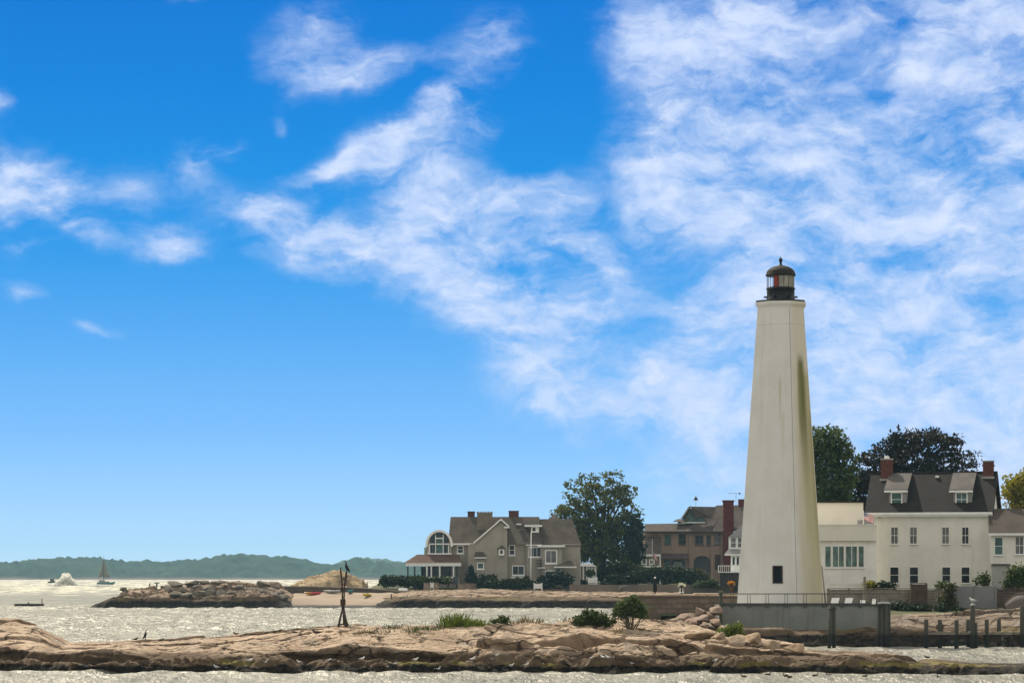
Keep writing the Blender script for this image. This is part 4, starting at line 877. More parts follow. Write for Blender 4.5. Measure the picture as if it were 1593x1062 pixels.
    q = MB(); fr.box(q, 705, 712, 897, 908, -2.5, -2.2); q.build('porch_bench', mat('slate_blue', (.10, .125, .15), .7), t)
    # windows
    for (x0, x1, y0, y1, w_, gl_, ft, mu, ra_) in ((712.5, 720, 849.5, 859, 1.6, 'dark', 1.6, 0, 1), (743.5, 751.5, 876, 883.5, 0, 'teal', 1.5, 0, 0), (793, 800, 848.5, 862, 2.0, 'dark', 1.5, 0, 1),
                                     (798, 814.5, 880.5, 893, 2.0, 'navy', 1.6, 1, 0), (823.5, 841, 851.5, 865, 1.2, 'navy', 1.2, 2, 0), (849.5, 865, 856.5, 874.5, .3, 'grey', 1.7, 1, 0), (849, 866, 888, 899, .3, 'navy', 1.2, 1, 0)):
        window(fr, t, x0, x1, y0, y1, w_, gl_, 'trim', ft, mu, ra_)
    b = MB(); fr.box(b, 794, 823, 897, 899, 1.2, 2); b.build('window_ledge', M['trim'], t)
    # hood over the small gable-wing window, lantern bay, little wall dormer
    h = MB(); a, z0 = fr.uz(737, 866.5, -.8); b2, _ = fr.uz(757, 866.5, -.8); c1, z1 = fr.uz(740, 858, -.05); c2, _ = fr.uz(752, 858, -.05)
    h.add([(a, -.8, z0), (b2, -.8, z0), (c2, -.05, z1), (c1, -.05, z1), (a, -.02, z0), (b2, -.02, z0)], [(0, 1, 2, 3), (1, 5, 2), (0, 3, 4), (4, 5, 1, 0), (2, 5, 4, 3)]); hd = h.build('window_hood', M['cedar'], t)
    h = MB(); fr.box(h, 737.5, 757, 866.4, 868, -.85, -.02); h.build('hood_trim', M['trim'], hd)
    l = MB(); fr.box(l, 776, 784.5, 853, 863.5, -.6, -.01); ly = l.build('lantern_bay', M['trim'], t)
    l = MB(); a, z0 = fr.uz(773.5, 853.5, -.75); b2, _ = fr.uz(787, 853.5, -.75); c_, z1 = fr.uz(780.3, 847, -.02)
    l.add([(a, -.75, z0), (b2, -.75, z0), (b2, -.01, z0), (a, -.01, z0), (c_, -.02, z1)], [(0, 1, 4), (1, 2, 4), (3, 0, 4), (0, 3, 2, 1)]); l.build('bay_roof', M['cedar'], ly)
    l = MB(); fr.box(l, 778.3, 782, 855.5, 861, -.63, -.58); l.build('pane', GL['dark'], ly)
    d = MB(); fr.box(d, 826, 838.5, 819, 828, 3.0, 6.5); dd = d.build('roof_dormer', M['trim'], t)
    d = MB(); fr.box(d, 816, 843.5, 816, 818.8, 2.4, 7); d.build('dormer_roof', M['trim'], dd); d = MB(); fr.box(d, 828.5, 833, 820.5, 825.5, 2.95, 3.0); d.build('pane', GL['dark'], dd)
    l = MB(); fr.poly(l, [(820, 819), (841, 819), (835, 827), (826, 827)], 3.3, 6.4); l.build('dormer_cheek', M['cedar'], dd)
    for x0, x1, y0, y1, w_, m_, pots in ((727.5, 738.5, 795.5, 812, 6.8, M['brick'], 0), (742, 766, 797.5, 828, 4.0, M['tancap'], 6), (791.5, 807, 794.5, 810, 6.6, M['brick'], 0)):
        q = MB(); fr.box(q, x0, x1, y0, y1, w_, w_ + 1.4); fr.box(q, x0 - .5, x1 + .5, y0 - .6, y0 + 1, w_ - .08, w_ + 1.48); ch = q.build('chimney', m_, t)
        for i in range(pots):
            q = MB(); c_, z1 = fr.uz(x0 + 1.5 + (x1 - x0 - 3) * i / (pots - 1), y0, w_ + .4); q.lathe((c_, w_ + .5, z1 - .05), [(.15, 0), (.17, .3), (.12, .32)], 8); q.build('chimney_pot', M['tancap'], ch)
    s = MB(); u0, z0 = fr.uz(807, 815, 4.4); s.box(u0 - .45, u0 + .45, 4.0, 4.6, z0 - .1, z0 + .12); s.build('skylight', M['trim'], t)
    # entrance roof and stair at the right
    q = MB(); a, z0 = fr.uz(862, 881, -1.5); b2, _ = fr.uz(896, 881, -1.5); c1, z1 = fr.uz(884, 871, .25); c2, _ = fr.uz(896, 871, .25)
    q.add([(a, -1.5, z0), (b2, -1.5, z0), (c2, .25, z1), (c1, .25, z1), (a, .28, z0), (b2, .28, z0)], [(0, 1, 2, 3), (1, 5, 2), (0, 3, 4), (4, 5, 1, 0), (2, 5, 4, 3)]); er = q.build('entrance_roof', M['cedar'], t)
    q = MB(); fr.box(q, 862, 897, 880.6, 882.6, -1.6, -1.4); q.build('entrance_trim', M['trim'], er)
    st = MB()
    for i in range(3): fr.box(st, 833 + i, 843, 871 + i * 4, 872.6 + i * 4, -.3 - .2 * i, .2)
    st.build('stair', M['iron'], t); st = MB(); fr.box(st, 836, 848, 882, 883.5, -.5, .25); st.build('stair_landing', M['trim'], t)
shingle_house()
def flagpole():
    D = 509; t = thing('flagpole', 'bare white flagpole in front of the grey shingled house', 'flagpole', (xof(825.5, D), D, zof(912, D))); h = 83 * D / F
    MB().tube((0, 0, 0), (.1, 0, h), .11, .07, 10).build('pole', M['trim'], t); MB().ball((.1, 0, h + .08), .12).build('truck', M['trim'], t); MB().box(-.25, .25, -.25, .25, -.2, .15).build('base', M['conc'], t)
flagpole()
def pavilion():
    fr = Frame(905, 528, 3.5); t = thing('garden_pavilion', 'small white garden pavilion with open columns left of the big tree', 'pavilion', fr.o)
    a, z0 = fr.uz(888, 880.5, -1); b, _ = fr.uz(929, 880.5, -1); c1, z1 = fr.uz(899, 875.5, 1); c2, _ = fr.uz(918, 875.5, 1)
    MB().add([(a, -1, z0), (b, -1, z0), (b, 3, z0), (a, 3, z0), (c1, 1, z1), (c2, 1, z1)], [(0, 1, 5, 4), (1, 2, 5), (2, 3, 4, 5), (3, 0, 4), (0, 3, 2, 1)]).build('roof', M['trim'], t)
    for px in (890, 897, 902.5, 907.5, 913, 926):
        q = MB(); fr.box(q, px - 1, px + 1, 880.6, None, -.8, -.5); q.build('column', M['trim'], t)
    q = MB(); fr.box(q, 915, 928, 881, None, .5, 2.5); q.build('wall', M['trim'], t); q = MB(); fr.box(q, 898, 912, 882, None, 1.5, 1.6); q.build('screen', M['cheek'], t)
pavilion()
# ================================================================ brown stucco house
def brown_house():
    fr = Frame(1080, 552, 3.9); t = thing('stucco_house', 'long brown stucco house with arched openings and a dark red chimney', 'house', fr.o)
    w = MB(); fr.box(w, 1024, 1126, 827, None, 0, 12); w.build('wall', M['stucco'], t)
    w = MB(); fr.box(w, 1003, 1024, 826, None, .6, 11); w.build('side_wall', M['stucco'], t)
    w = MB(); fr.box(w, 1072, 1075.5, 827, None, -.3, 0); fr.box(w, 1106, 1110, 860, None, -.3, 0); w.build('pilaster', M['stucco'], t)
    # roofs
    m_ = MB(); P = fr.P
    a, b = P(1002, 827.5, -.7), P(1180, 825.5, -.7); c, d = P(1180, 785.5, 6.5), P(1116, 785.5, 6.5); e, f_ = P(1070, 813.5, 3), P(1003, 814.5, 3)
    bk = Vector((0, 12, 0))
    m_.add([a, P(1068, 827, -.7), e, f_, f_ + bk * .5, e + bk * .5], [(0, 1, 2, 3), (3, 2, 5, 4)])
    m_.add([P(1068, 827, -.7), b, c, d, e, c + bk * .5, d + bk * .5], [(0, 1, 2, 3), (0, 3, 4), (3, 2, 5, 6)]); m_.build('roof', M['brownroof'], t)
    q = MB(); fr.box(q, 1004, 1140, 826, 828.6, -.75, 0); q.build('eave', M['iron'], t)
    # cross gable dormer looking left-forward
    g = MB(); w0 = 2.2
    fr.poly(g, [(1062, 813), (1066, 804), (1074.5, 790), (1083, 804), (1097, 806), (1097, 813)], w0, 7); gd = g.build('gable_dormer', mat('grey_green_shingle', (.085, .10, .085), .85, .2), t)
    r = MB(); A, B, C = P(1063, 806, w0 - .4), P(1075, 787.5, w0 - .4), P(1085, 805.5, w0 - .4)
    r.slab(A, B, B + Vector((0, 5.5, 0)), A + Vector((0, 5.5, 0)), -.2); r.add([P(1073.8, 787.4, w0 - .4), P(1114, 788, 5), P(1108, 805, w0 - .1), P(1082, 805.5, w0 - .4)], [(0, 3, 2, 1)]); r.build('dormer_roof', M['brownroof'], gd)
    q = MB(); fr.box(q, 1060, 1097, 811.6, 813.2, w0 - .5, w0); q.build('dormer_sill', M['trim'], gd)
    q = MB(); fr.box(q, 1084.5, 1095.5, 806, 811.4, w0 - .05, w0); fr.box(q, 1073, 1079, 803, 811, w0 - .05, w0); q.build('dormer_window', GL['teal'], gd)
    q = MB(); q.slab(P(1047, 810.5, 1.5), P(1068, 810.5, 1.5), P(1068, 806.8, 4), P(1054, 806.8, 4), .1); q.build('low_roof', M['brownroof'], t); q = MB(); fr.box(q, 1055, 1066, 810.8, 815, 1.8, 3.5); q.build('low_roof_wall', M['cheek'], t)
    br = mat('dark_red_brick', (.105, .028, .026), .85, .25, 1.5, .15)
    q = MB(); fr.box(q, 1125.5, 1141.5, 778.5, None, -.9, .9); fr.box(q, 1124.5, 1142.5, 777.5, 780, -1.0, 1.0); q.build('chimney', br, t)
    q = MB(); fr.box(q, 1149, 1158, 776, 800, 6, 7.4); q.build('chimney', br, t)
    for x0, x1, y0, y1, g_ in ((1034.5, 1043, 832, 846, 'teal'), (1056.5, 1066, 831, 846, 'navy'), (1082, 1093.5, 833, 846, 'navy'), (1100, 1105, 833, 847, 'navy'), (1112, 1120, 831, 846, 'grey')):
        window(fr, t, x0, x1, y0, y1, 0, g_, 'shutter', .9, 1, 1)
    q = MB(); q.slab(P(1026, 869, -1.8), P(1071, 869, -1.8), P(1070, 860.5, -.05), P(1029, 860.5, -.05), .15); q.build('awning_roof', mat('mauve_brown_tiles', (.085, .062, .062), .9, .25), t)
    def arch(x0, x1, yt, ys, yb, g_):
        pts = [(x0, yb), (x0, ys)] + [((x0 + x1) / 2 - (x1 - x0) / 2 * math.cos(a), ys - (ys - yt) * math.sin(a)) for a in np.linspace(.15, math.pi - .15, 9)] + [(x1, ys), (x1, yb)]
        q = MB(); fr.poly(q, pts, -.06, -.01); q.build('arched_opening', g_, t)
    arch(1033, 1043, 866, 871, 888, GL['teal']); arch(1044.5, 1066, 867.5, 876, 888, GL['navy']); arch(1079.5, 1105, 864, 872, 893, GL['dark']); 
    q = MB(); fr.box(q, 1048, 1061, 873, 887, -.1, -.06); q.build('pale_door', mat('pale_door', (.25, .28, .26), .7), t)
    q = MB(); fr.box(q, 1112, 1121, 862, 886, -.06, -.01); q.build('porch_door', mat('dull_red_door', (.07, .045, .04), .8), t)
    # low flat annex at the left
    q = MB(); fr.box(q, 986, 1026, 865, None, -4, 4); an = q.build('annex', M['tancap'], t); q = MB(); fr.box(q, 985, 1026.5, 861.5, 865, -4.3, 4); q.build('annex_cornice', M['trim'], an)
    q = MB(); fr.box(q, 985, 1026, 879.5, 882, -4.4, -4.0); fr.box(q, 1026, 1028, 861.5, None, -4.2, -.05); q.build('annex_base', M['trim'], an)
    for x0, x1 in ((999.5, 1004.5), (1011.5, 1016.5)): window(fr, an, x0, x1, 871, 876.5, -4, 'dark', 'trim', 1.7, 0 if x0 < 1005 else 1, 0, False)
    q = MB(); q.slab(P(1002, 862, -3), P(1029, 862, -3), P(1029, 834, .0), P(1006, 834, .0), .1); q.build('annex_roof', M['brownroof'], t)
M['shutter'] = mat('brown_casing', (.10, .085, .07), .8, .2)
brown_house()
def vane(name, label, px, y0, y1, D, kind):
    t = thing(name, label, 'weather vane' if kind == 'v' else 'aerial', (xof(px, D), D, zof(y1, D))); h = (y1 - y0) * D / F
    MB().tube((0, 0, 0), (0, 0, h), .05, .03, 6).build('mast', M['cheek'] if kind == 'v' else M['iron'], t)
    q = MB()
    if kind == 'v': q.lathe((0, 0, h), [(.42, -.35), (.34, 0), (.12, .25), (.01, .6)], 10); q.build('cupola_cap', M['iron'], t)
    else: q.tube((-1.6, 0, h), (1.0, 0, h), .035, n=6); q.tube((.5, -.5, h), (.5, .5, h), .03, n=6); q.tube((.7, 0, h - .25), (.7, 0, h + .15), .12, n=6); q.build('boom', M['iron'], t)
vane('weather_vane', 'tiny dark weather vane standing above the brown house roof', 1082.5, 775, 790, 556, 'v')
vane('aerial', 'thin horizontal aerial above the dark red chimney', 1145, 767, 790, 556, 'a')
def victorian():
    fr = Frame(1150, 505, 3.6, R(-8)); t = thing('bay_cottage', 'grey and white bay-fronted cottage peeping out left of the lighthouse', 'house', fr.o, fr.rot)
    w = MB(); fr.box(w, 1133.5, 1190, 834, 858, 0, 9); fr.box(w, 1137, 1190, 862, None, .1, 9); w.build('wall', M['trim'], t)
    q = MB(); P = fr.P; q.add([P(1133, 835, -.4), P(1200, 835, -.4), P(1170, 800, 4), P(1160, 812, 2), P(1160, 835, 8)], [(0, 1, 2, 3), (0, 3, 4), (3, 2, 4)]); q.build('roof', mat('grey_slates', (.15, .145, .15), .85, .2, 1, rows=3), t)
    q = MB(); a = [P(1126.5, 862, -.9), P(1190, 862, -.9), P(1190, 854, -.02), P(1133, 854, -.02)]; q.slab(*a, .08); q.build('flared_skirt', M['cheek'], t)
    q = MB(); fr.box(q, 1127, 1190, 861.5, 863.5, -.95, -.7); q.build('skirt_trim', M['trim'], t)
    for x0, x1, y0, y1 in ((1137, 1144.5, 836.5, 851), (1148, 1154, 836.5, 851), (1139.5, 1143, 866, 878), (1146, 1149.5, 866, 878)): window(fr, t, x0, x1, y0, y1, 0 if y0 < 850 else .1, 'grey' if y0 < 850 else 'navy', 'trim', .9, 0, 1 if y0 < 850 else 0)
    b = MB(); fr.box(b, 1117, 1190, 879, 880.2, -2.5, -2.35); fr.box(b, 1117, 1190, 889, 890.2, -2.5, 0)
    for px in list(range(1118, 1160, 3)): fr.box(b, px - .3, px + .3, 880, 889, -2.48, -2.4)
    fr.box(b, 1117, 1118.2, 879, 890, -2.55, -2.35); b.build('balcony', M['trim'], t)
    q = MB(); fr.box(q, 1120, 1190, 890.3, None, -2.2, 0); q.build('undercroft', mat('dark_brown_boards', (.045, .036, .032), .9, .3), t)
victorian()
flag('flag', 'small striped flag hanging limp on a white pole before the brown house', 1008, 1015.5, 858, 874, 534, 1014.6, 838, 892, .55)
# ================================================================ trees, shrubs, grass
def leafcloud(lobes, n, size, seed, clump=.9, per=14, shell=.55, flat=.8, zmin=None, aspect=.55):
    """leaf-sized faces gathered into sprays that fill the lobes (x, y, z, rx, ry, rz); returns verts, quads and spray centres"""
    r = np.random.RandomState(seed); L = np.array(lobes, float); wgt = (L[:, 3] * L[:, 4] * L[:, 5]) ** .75; wgt /= wgt.sum()
    K = max(3, n // per); li = r.choice(len(L), K, p=wgt); d = r.normal(size=(K, 3)); d /= np.linalg.norm(d, axis=1)[:, None]
    rad = (shell + (1 - shell) * r.uniform(size=K) ** .6) * (1 - .16 * (r.uniform(size=K) < .3))
    C = L[li, :3] + d * rad[:, None] * L[li, 3:]
    ci = r.randint(0, K, n); P = C[ci] + np.clip(r.normal(size=(n, 3)), -1.5, 1.5) * clump * np.array([1, 1, flat]) * .5 * r.uniform(.5, 1.3, (K, 1))[ci]
    if zmin is not None: P[:, 2] = np.where(P[:, 2] < zmin, zmin + r.uniform(0, clump * .6, n), P[:, 2])
    a = r.normal(size=(n, 3)); a /= np.linalg.norm(a, axis=1)[:, None]; b = np.cross(a, r.normal(size=(n, 3))); b /= np.linalg.norm(b, axis=1)[:, None]
    s = size * r.uniform(.55, 1.35, (n, 1)); a *= s; b *= s * aspect
    v = np.stack([P - a, P - b * .9 + a * .1, P + a, P + b], 1).reshape(-1, 3)
    return v, np.arange(4 * n).reshape(-1, 4), C
def lobes_px(ls, D, o, dep=1.0):
    k = D / F; r = random.Random(len(ls)); out = []
    for (x, y, rx, ry) in ls:
        out.append((xof(x, D) - o[0], r.uniform(-.25, .25) * rx * k * dep, zof(y, D) - o[2], rx * k, max(rx, ry) * k * dep * .9, ry * k))
    return out
BARK = mat('bark', (.055, .045, .036), .9, .35, 2.5, .15, streak=.4)
def tree(name, label, px, pybase, D, ls, n, size, leaf, trunk_r, seed, clump=1.0, shell=.55, per=14, limbs=14, fork=.3, group=None, dep=1.0, flat=.8, low=None):
    o = Vector((xof(px, D), D, zof(pybase, D))); t = thing(name, label, 'tree', o, 0, group)
    lb = lobes_px(ls, D, o, dep); v, f, C = leafcloud(lb, n, size, seed, clump, per, shell, flat)
    if low:
        v2, f2, _ = leafcloud(lobes_px(low[0], D, o, dep), low[1], size, seed + 1, clump, 16, .4, flat); f = np.concatenate([f, f2 + len(v)]); v = np.concatenate([v, v2])
    nmesh('crown', v, f, leaf, t)
    m_ = MB(); r = random.Random(seed); top = max(l[2] for l in lb); zf = top * fork
    m_.sweep([(0, 0, -.4), (0, 0, .1), (.05 * trunk_r, 0, zf * .5), (0, 0, zf)], [trunk_r * 1.5, trunk_r * 1.15, trunk_r * .9, trunk_r * .85], 10)
    for l in sorted(lb, key=lambda q: -q[3] * q[5])[:limbs]:
        e = Vector(l[:3]); s = Vector((r.uniform(-.3, .3) * trunk_r, r.uniform(-.3, .3) * trunk_r, zf * r.uniform(.75, 1.0))); mid = s.lerp(e, .5) + Vector((r.uniform(-.5, .5), r.uniform(-.5, .5), r.uniform(.2, .8)))
        m_.sweep([s, mid, e], [trunk_r * .5, trunk_r * .3, trunk_r * .1], 6)
        for q in range(5):
            c = Vector(C[r.randrange(len(C))])
            if (c - e).length < max(l[3:]) * 1.15: m_.sweep([mid.lerp(e, .6), mid.lerp(c, .75) + Vector((0, 0, .2)), c], [trunk_r * .14, trunk_r * .09, trunk_r * .03], 5)
    m_.build('trunk', BARK, t)
    return t
LF = {'oak': leaf_mat('maple_leaves', (.04, .06, .02), (.15, .17, .05), .38), 'ever': leaf_mat('evergreen_leaves', (.006, .020, .014), (.018, .042, .026), .1),
      'green': leaf_mat('tree_leaves', (.028, .052, .02), (.11, .15, .05), .35), 'beech': leaf_mat('copper_beech_leaves', (.014, .015, .014), (.04, .036, .03), .15),
      'gold': leaf_mat('yellow_leaves', (.16, .15, .018), (.36, .31, .03), .35), 'hedge': leaf_mat('hedge_leaves', (.012, .028, .012), (.035, .055, .020), .12),
      'shrub': leaf_mat('shrub_leaves', (.02, .042, .01), (.075, .10, .02)), 'olive': leaf_mat('olive_leaves', (.04, .05, .02), (.10, .10, .04)),
      'lime': leaf_mat('grass_blades', (.06, .10, .012), (.17, .21, .035), .35), 'dry': leaf_mat('dry_stalks', (.10, .075, .03), (.22, .16, .07), .2), 'white': leaf_mat('white_petals', (.6, .62, .56), (.8, .8, .76), .2), 'orange': leaf_mat('orange_petals', (.5, .18, .01), (.75, .38, .02), .2)}
tree('maple_tree', 'big dark green broadleaf tree between the grey shingled house and the brown house', 937, 913, 534,
     [(905, 762, 28, 18), (943, 752, 27, 20), (972, 770, 20, 18), (886, 788, 24, 15), (926, 780, 36, 26), (964, 796, 30, 20), (984, 792, 12, 13), (868, 800, 10, 7), (955, 742, 14, 9), (918, 745, 14, 8), (905, 800, 34, 18), (945, 805, 34, 20), (978, 812, 18, 14)],
     5000, .36, LF['oak'], .75, 3, 1.05, .66, 28, 15, .38, low=([(890, 820, 28, 22), (928, 828, 40, 32), (966, 836, 30, 28), (903, 852, 34, 20), (944, 856, 36, 22), (874, 834, 15, 13), (912, 864, 24, 10), (960, 866, 20, 9)], 7600))
tree('evergreen_tree', 'narrow dark blue-green evergreen at the right side of the big tree', 989, 905, 528,
     [(989, 815, 9, 16), (989, 838, 12, 22), (990, 858, 13, 18), (985, 848, 12, 20)], 3600, .36, LF['ever'], .3, 5, .9, .35, 16, 4, .3)
tree('green_tree', 'green broadleaf tree right behind the lighthouse tower', 1285, 930, 312,
     [(1285, 692, 34, 24), (1305, 712, 22, 26), (1268, 712, 30, 34), (1298, 745, 28, 34), (1270, 760, 34, 30), (1318, 735, 12, 18), (1288, 785, 40, 24), (1295, 675, 15, 9)], 10500, .25, LF['green'], .5, 7, .9, .5, 24, 8, .3)
tree('copper_beech', 'huge almost black copper beech spreading behind the white house roof', 1400, 930, 318,
     [(1430, 684, 42, 16), (1400, 694, 32, 18), (1465, 690, 32, 15), (1492, 706, 24, 12), (1510, 722, 13, 7), (1372, 712, 34, 20), (1345, 735, 30, 26), (1420, 712, 50, 22), (1465, 722, 40, 18), (1330, 765, 28, 24), (1375, 755, 48, 28), (1430, 745, 60, 24), (1490, 742, 30, 16), (1410, 785, 80, 24), (1340, 795, 30, 20), (1518, 735, 8, 5), (1395, 672, 12, 6), (1450, 672, 14, 6)],
     19000, .22, LF['beech'], .6, 11, 1.0, .5, 28, 18, .35, flat=.45)
tree('golden_tree', 'bright yellow-green tree at the far right edge behind the low wing', 1600, 920, 330,
     [(1585, 762, 20, 20), (1600, 752, 22, 16), (1580, 785, 18, 18), (1612, 775, 24, 26), (1640, 765, 28, 26)], 5200, .3, LF['gold'], .3, 13, 1.0, .5, 18, 5, .3)
def bush(name, label, px, py, D, ls, n, size, leaf, seed, cat='bush', clump=.5, group=None, per=12):
    o = Vector((xof(px, D), D, zof(py, D))); t = thing(name, label, cat, o, 0, group); lb = lobes_px(ls, D, o)
    v, f, C = leafcloud(lb, n, size, seed, clump, per, .4, .9, zmin=-.15); nmesh('foliage', v, f, leaf, t); r = random.Random(seed); m_ = MB()
    for k in range(7):
        c = Vector(C[r.randrange(len(C))]); m_.sweep([(c.x * .35, c.y * .35, -.3), (c.x * .6, c.y * .6, max(.1, c.z * .5)), c], [.05, .035, .012], 5)
    m_.build('stem', BARK, t); return t
bush('back_hedge', 'dense dark shrubbery standing behind the big tree trunk', 945, 912, 541, [(910, 893, 12, 12), (930, 890, 14, 15), (955, 888, 14, 16), (975, 886, 14, 18), (992, 890, 10, 14)], 3600, .4, LF['shrub'], 71, 'hedge', .9)
bush('hedge', 'long clipped green hedge left of the porch on the seawall', 630, 913, 509.5, [(x, 904, 7, 8) for x in range(598, 666, 7)], 3000, .3, LF['hedge'], 21, 'hedge', .6)
bush('porch_bush', 'loose green shrubs growing under the white porch', 690, 906, 509, [(x, 903, 8, 5) for x in range(642, 706, 8)], 1500, .28, LF['shrub'], 22, 'bush', .6)
bush('conifer', 'dark pointed conifer against the grey gable wall', 733, 908, 509.5, [(733, 898, 9, 10), (733, 889, 5, 7), (733, 882, 2, 4)], 1500, .26, LF['ever'], 23, 'bush', .4)
bush('round_bush', 'dark rounded bush right of the pointed conifer', 752, 909, 510, [(752, 902, 8, 8)], 700, .26, LF['ever'], 24)
bush('olive_bush', 'paler olive bush beside the dark rounded bush', 766, 908, 510.3, [(766, 900, 8, 7)], 700, .26, LF['olive'], 25)
bush('low_hedge', 'low dark hedge running along the foot of the grey house', 795, 914, 508.5, [(x, 909, 8, 6) for x in range(744, 832, 8)], 2600, .28, LF['hedge'], 26, 'hedge', .6)
bush('garden_shrub', 'brownish loose shrub beside the flagpole foot', 815, 910, 509, [(806, 903, 8, 5), (818, 903, 7, 6), (795, 906, 8, 4)], 900, .28, LF['olive'], 27)
bush('leafy_bush', 'green leafy bushes below the corner block of the grey house', 858, 913, 509, [(845, 905, 10, 9), (858, 900, 10, 11), (870, 898, 9, 11), (882, 902, 10, 10), (838, 908, 8, 5)], 3000, .3, LF['ever'], 28)
bush('tall_bush', 'dark tall bush beside the pavilion left of the big trunk', 890, 915, 519, [(880, 905, 10, 9), (893, 907, 10, 7), (905, 909, 12, 5), (870, 909, 10, 5)], 2000, .3, LF['hedge'], 29)
bush('clipped_bush', 'small clipped bush hanging before the big tree trunk', 918, 896, 522, [(918, 891, 7, 3.5)], 400, .26, LF['shrub'], 30)
bush('tree_foot_bush', 'low bushes right of the big tree trunk', 958, 910, 520, [(952, 902, 9, 8), (963, 900, 9, 7), (972, 906, 9, 5), (944, 906, 6, 6)], 1500, .3, LF['hedge'], 31)
bush('clipped_hedge', 'large dark rounded hedge in front of the brown house', 1030, 908, 520, [(985, 898, 12, 9), (1000, 895, 14, 11), (1018, 894, 14, 12), (1036, 894, 14, 13), (1054, 894, 14, 12), (1070, 896, 14, 11), (1082, 901, 8, 7)], 6500, .3, LF['hedge'], 32, 'hedge', .7)
bush('pale_bush', 'pale yellow-green bush at the right end of the large hedge', 1093, 904, 524, [(1090, 893, 6, 6), (1097, 899, 7, 6), (1086, 890, 4, 4)], 900, .26, LF['olive'], 33)
bush('lawn_edge_bush', 'ragged green growth on the bank left of the lighthouse', 1100, 912, 505, [(1090, 908, 12, 4), (1108, 906, 10, 5)], 900, .24, LF['shrub'], 34)
bush('corner_shrub', 'dense dark green shrub at the right edge in front of the low wing', 1580, 922, 252, [(1580, 893, 13, 14), (1590, 900, 14, 16), (1572, 908, 10, 10), (1605, 895, 16, 18)], 3600, .17, LF['green'], 35, 'bush', .5)
bush('fence_shrub', 'yellow-green shrub behind the board fence near the extension corner', 1352, 918, 253, [(1352, 911, 6, 5)], 350, .14, LF['gold'], 36)
bush('planter_shrub', 'dark leafy plants behind the board fence under the lower windows', 1375, 918, 253, [(1366, 913, 7, 4), (1377, 912, 8, 5), (1386, 913, 5, 4)], 600, .15, LF['hedge'], 37)
bush('gate_shrub', 'tall yellow-green bush between the short fence and the grey panel', 1474, 945, 247.5, [(1474, 925, 7, 10), (1478, 915, 5, 6), (1470, 935, 8, 8), (1480, 938, 6, 8)], 1300, .15, LF['olive'], 38)
bush('window_shrub', 'dark shrub below the third ground-floor window of the white house', 1468, 920, 252, [(1466, 912, 7, 5)], 450, .14, LF['green'], 39)
bush('spiky_plant', 'thin upright green plant at the right corner of the white house', 1530, 915, 252, [(1520, 905, 3, 8), (1529, 900, 4, 11), (1534, 906, 4, 9)], 420, .13, LF['shrub'], 40)
bush('foot_shrub', 'dark low plants on the bank right of the terrace wall', 1400, 950, 246, [(1392, 944, 9, 4), (1402, 943, 8, 5), (1420, 947, 12, 4), (1440, 947, 12, 4), (1465, 948, 14, 4), (1490, 949, 10, 3)], 1700, .14, LF['hedge'], 41)
def on(px, py): return hit(px, py)
def islet_bush(name, label, px, py, ls, n, size, leaf, seed, cat='bush', clump=.35):
    p = hit(px, py); D = p.y; return bush(name, label, px, HY - (p.z - H) * F / D, D, ls, n, size, leaf, seed, cat, clump)
# wind-bent shrub with bare stems on the islet
def pine():
    p = hit(982, 980); D = p.y; o = Vector((xof(982, D), D, p.z)); t = thing('shore_pine', 'rounded dark green shrubby tree with bare stems on the near islet', 'tree', o)
    lb = lobes_px([(975, 945, 20, 12), (988, 948, 20, 12), (980, 937, 14, 9), (996, 955, 10, 7), (966, 954, 12, 8), (982, 930, 6, 4)], D, o); v, f, C = leafcloud(lb, 3200, .10, 51, .32, 14, .3)
    nmesh('crown', v, f, LF['green'], t); m_ = MB(); r = random.Random(8)
    for k in range(16):
        c = Vector(C[r.randrange(len(C))]); s = Vector((r.uniform(-.08, .08), r.uniform(-.08, .08), -.25)); m_.sweep([s, s.lerp(c, .45) + Vector((r.uniform(-.12, .12), 0, -.05)), c], [.055, .04, .012], 6)
    for k in range(10):
        a = r.uniform(-1, 1); m_.sweep([(0, 0, .0), (a * .5, r.uniform(-.3, .3), .25), (a * 1.0, r.uniform(-.4, .4), .45 + r.uniform(-.1, .25))], [.03, .02, .008], 5)
    m_.build('trunk', mat('grey_stem', (.13, .105, .08), .9, .3, 3), t)
pine()
islet_bush('shore_bush', 'spreading green bush left of the shrubby tree on the islet', 918, 972, [(905, 966, 12, 7), (918, 960, 12, 9), (932, 963, 14, 8), (945, 968, 12, 6), (912, 953, 5, 5)], 2600, .10, LF['shrub'], 52)
islet_bush('sea_bush', 'low dark green bush on the islet skyline, between the tall grass and the dry stalks', 782, 970, [(775, 968, 8, 4), (784, 965, 7, 5), (771, 970, 6, 3)], 700, .10, LF['shrub'], 53)
islet_bush('gap_bush', 'bright grassy bush between the boulders in front of the terrace wall', 1140, 990, [(1136, 982, 9, 7), (1146, 976, 7, 7), (1128, 984, 9, 4), (1150, 984, 6, 6)], 1500, .09, LF['lime'], 54)
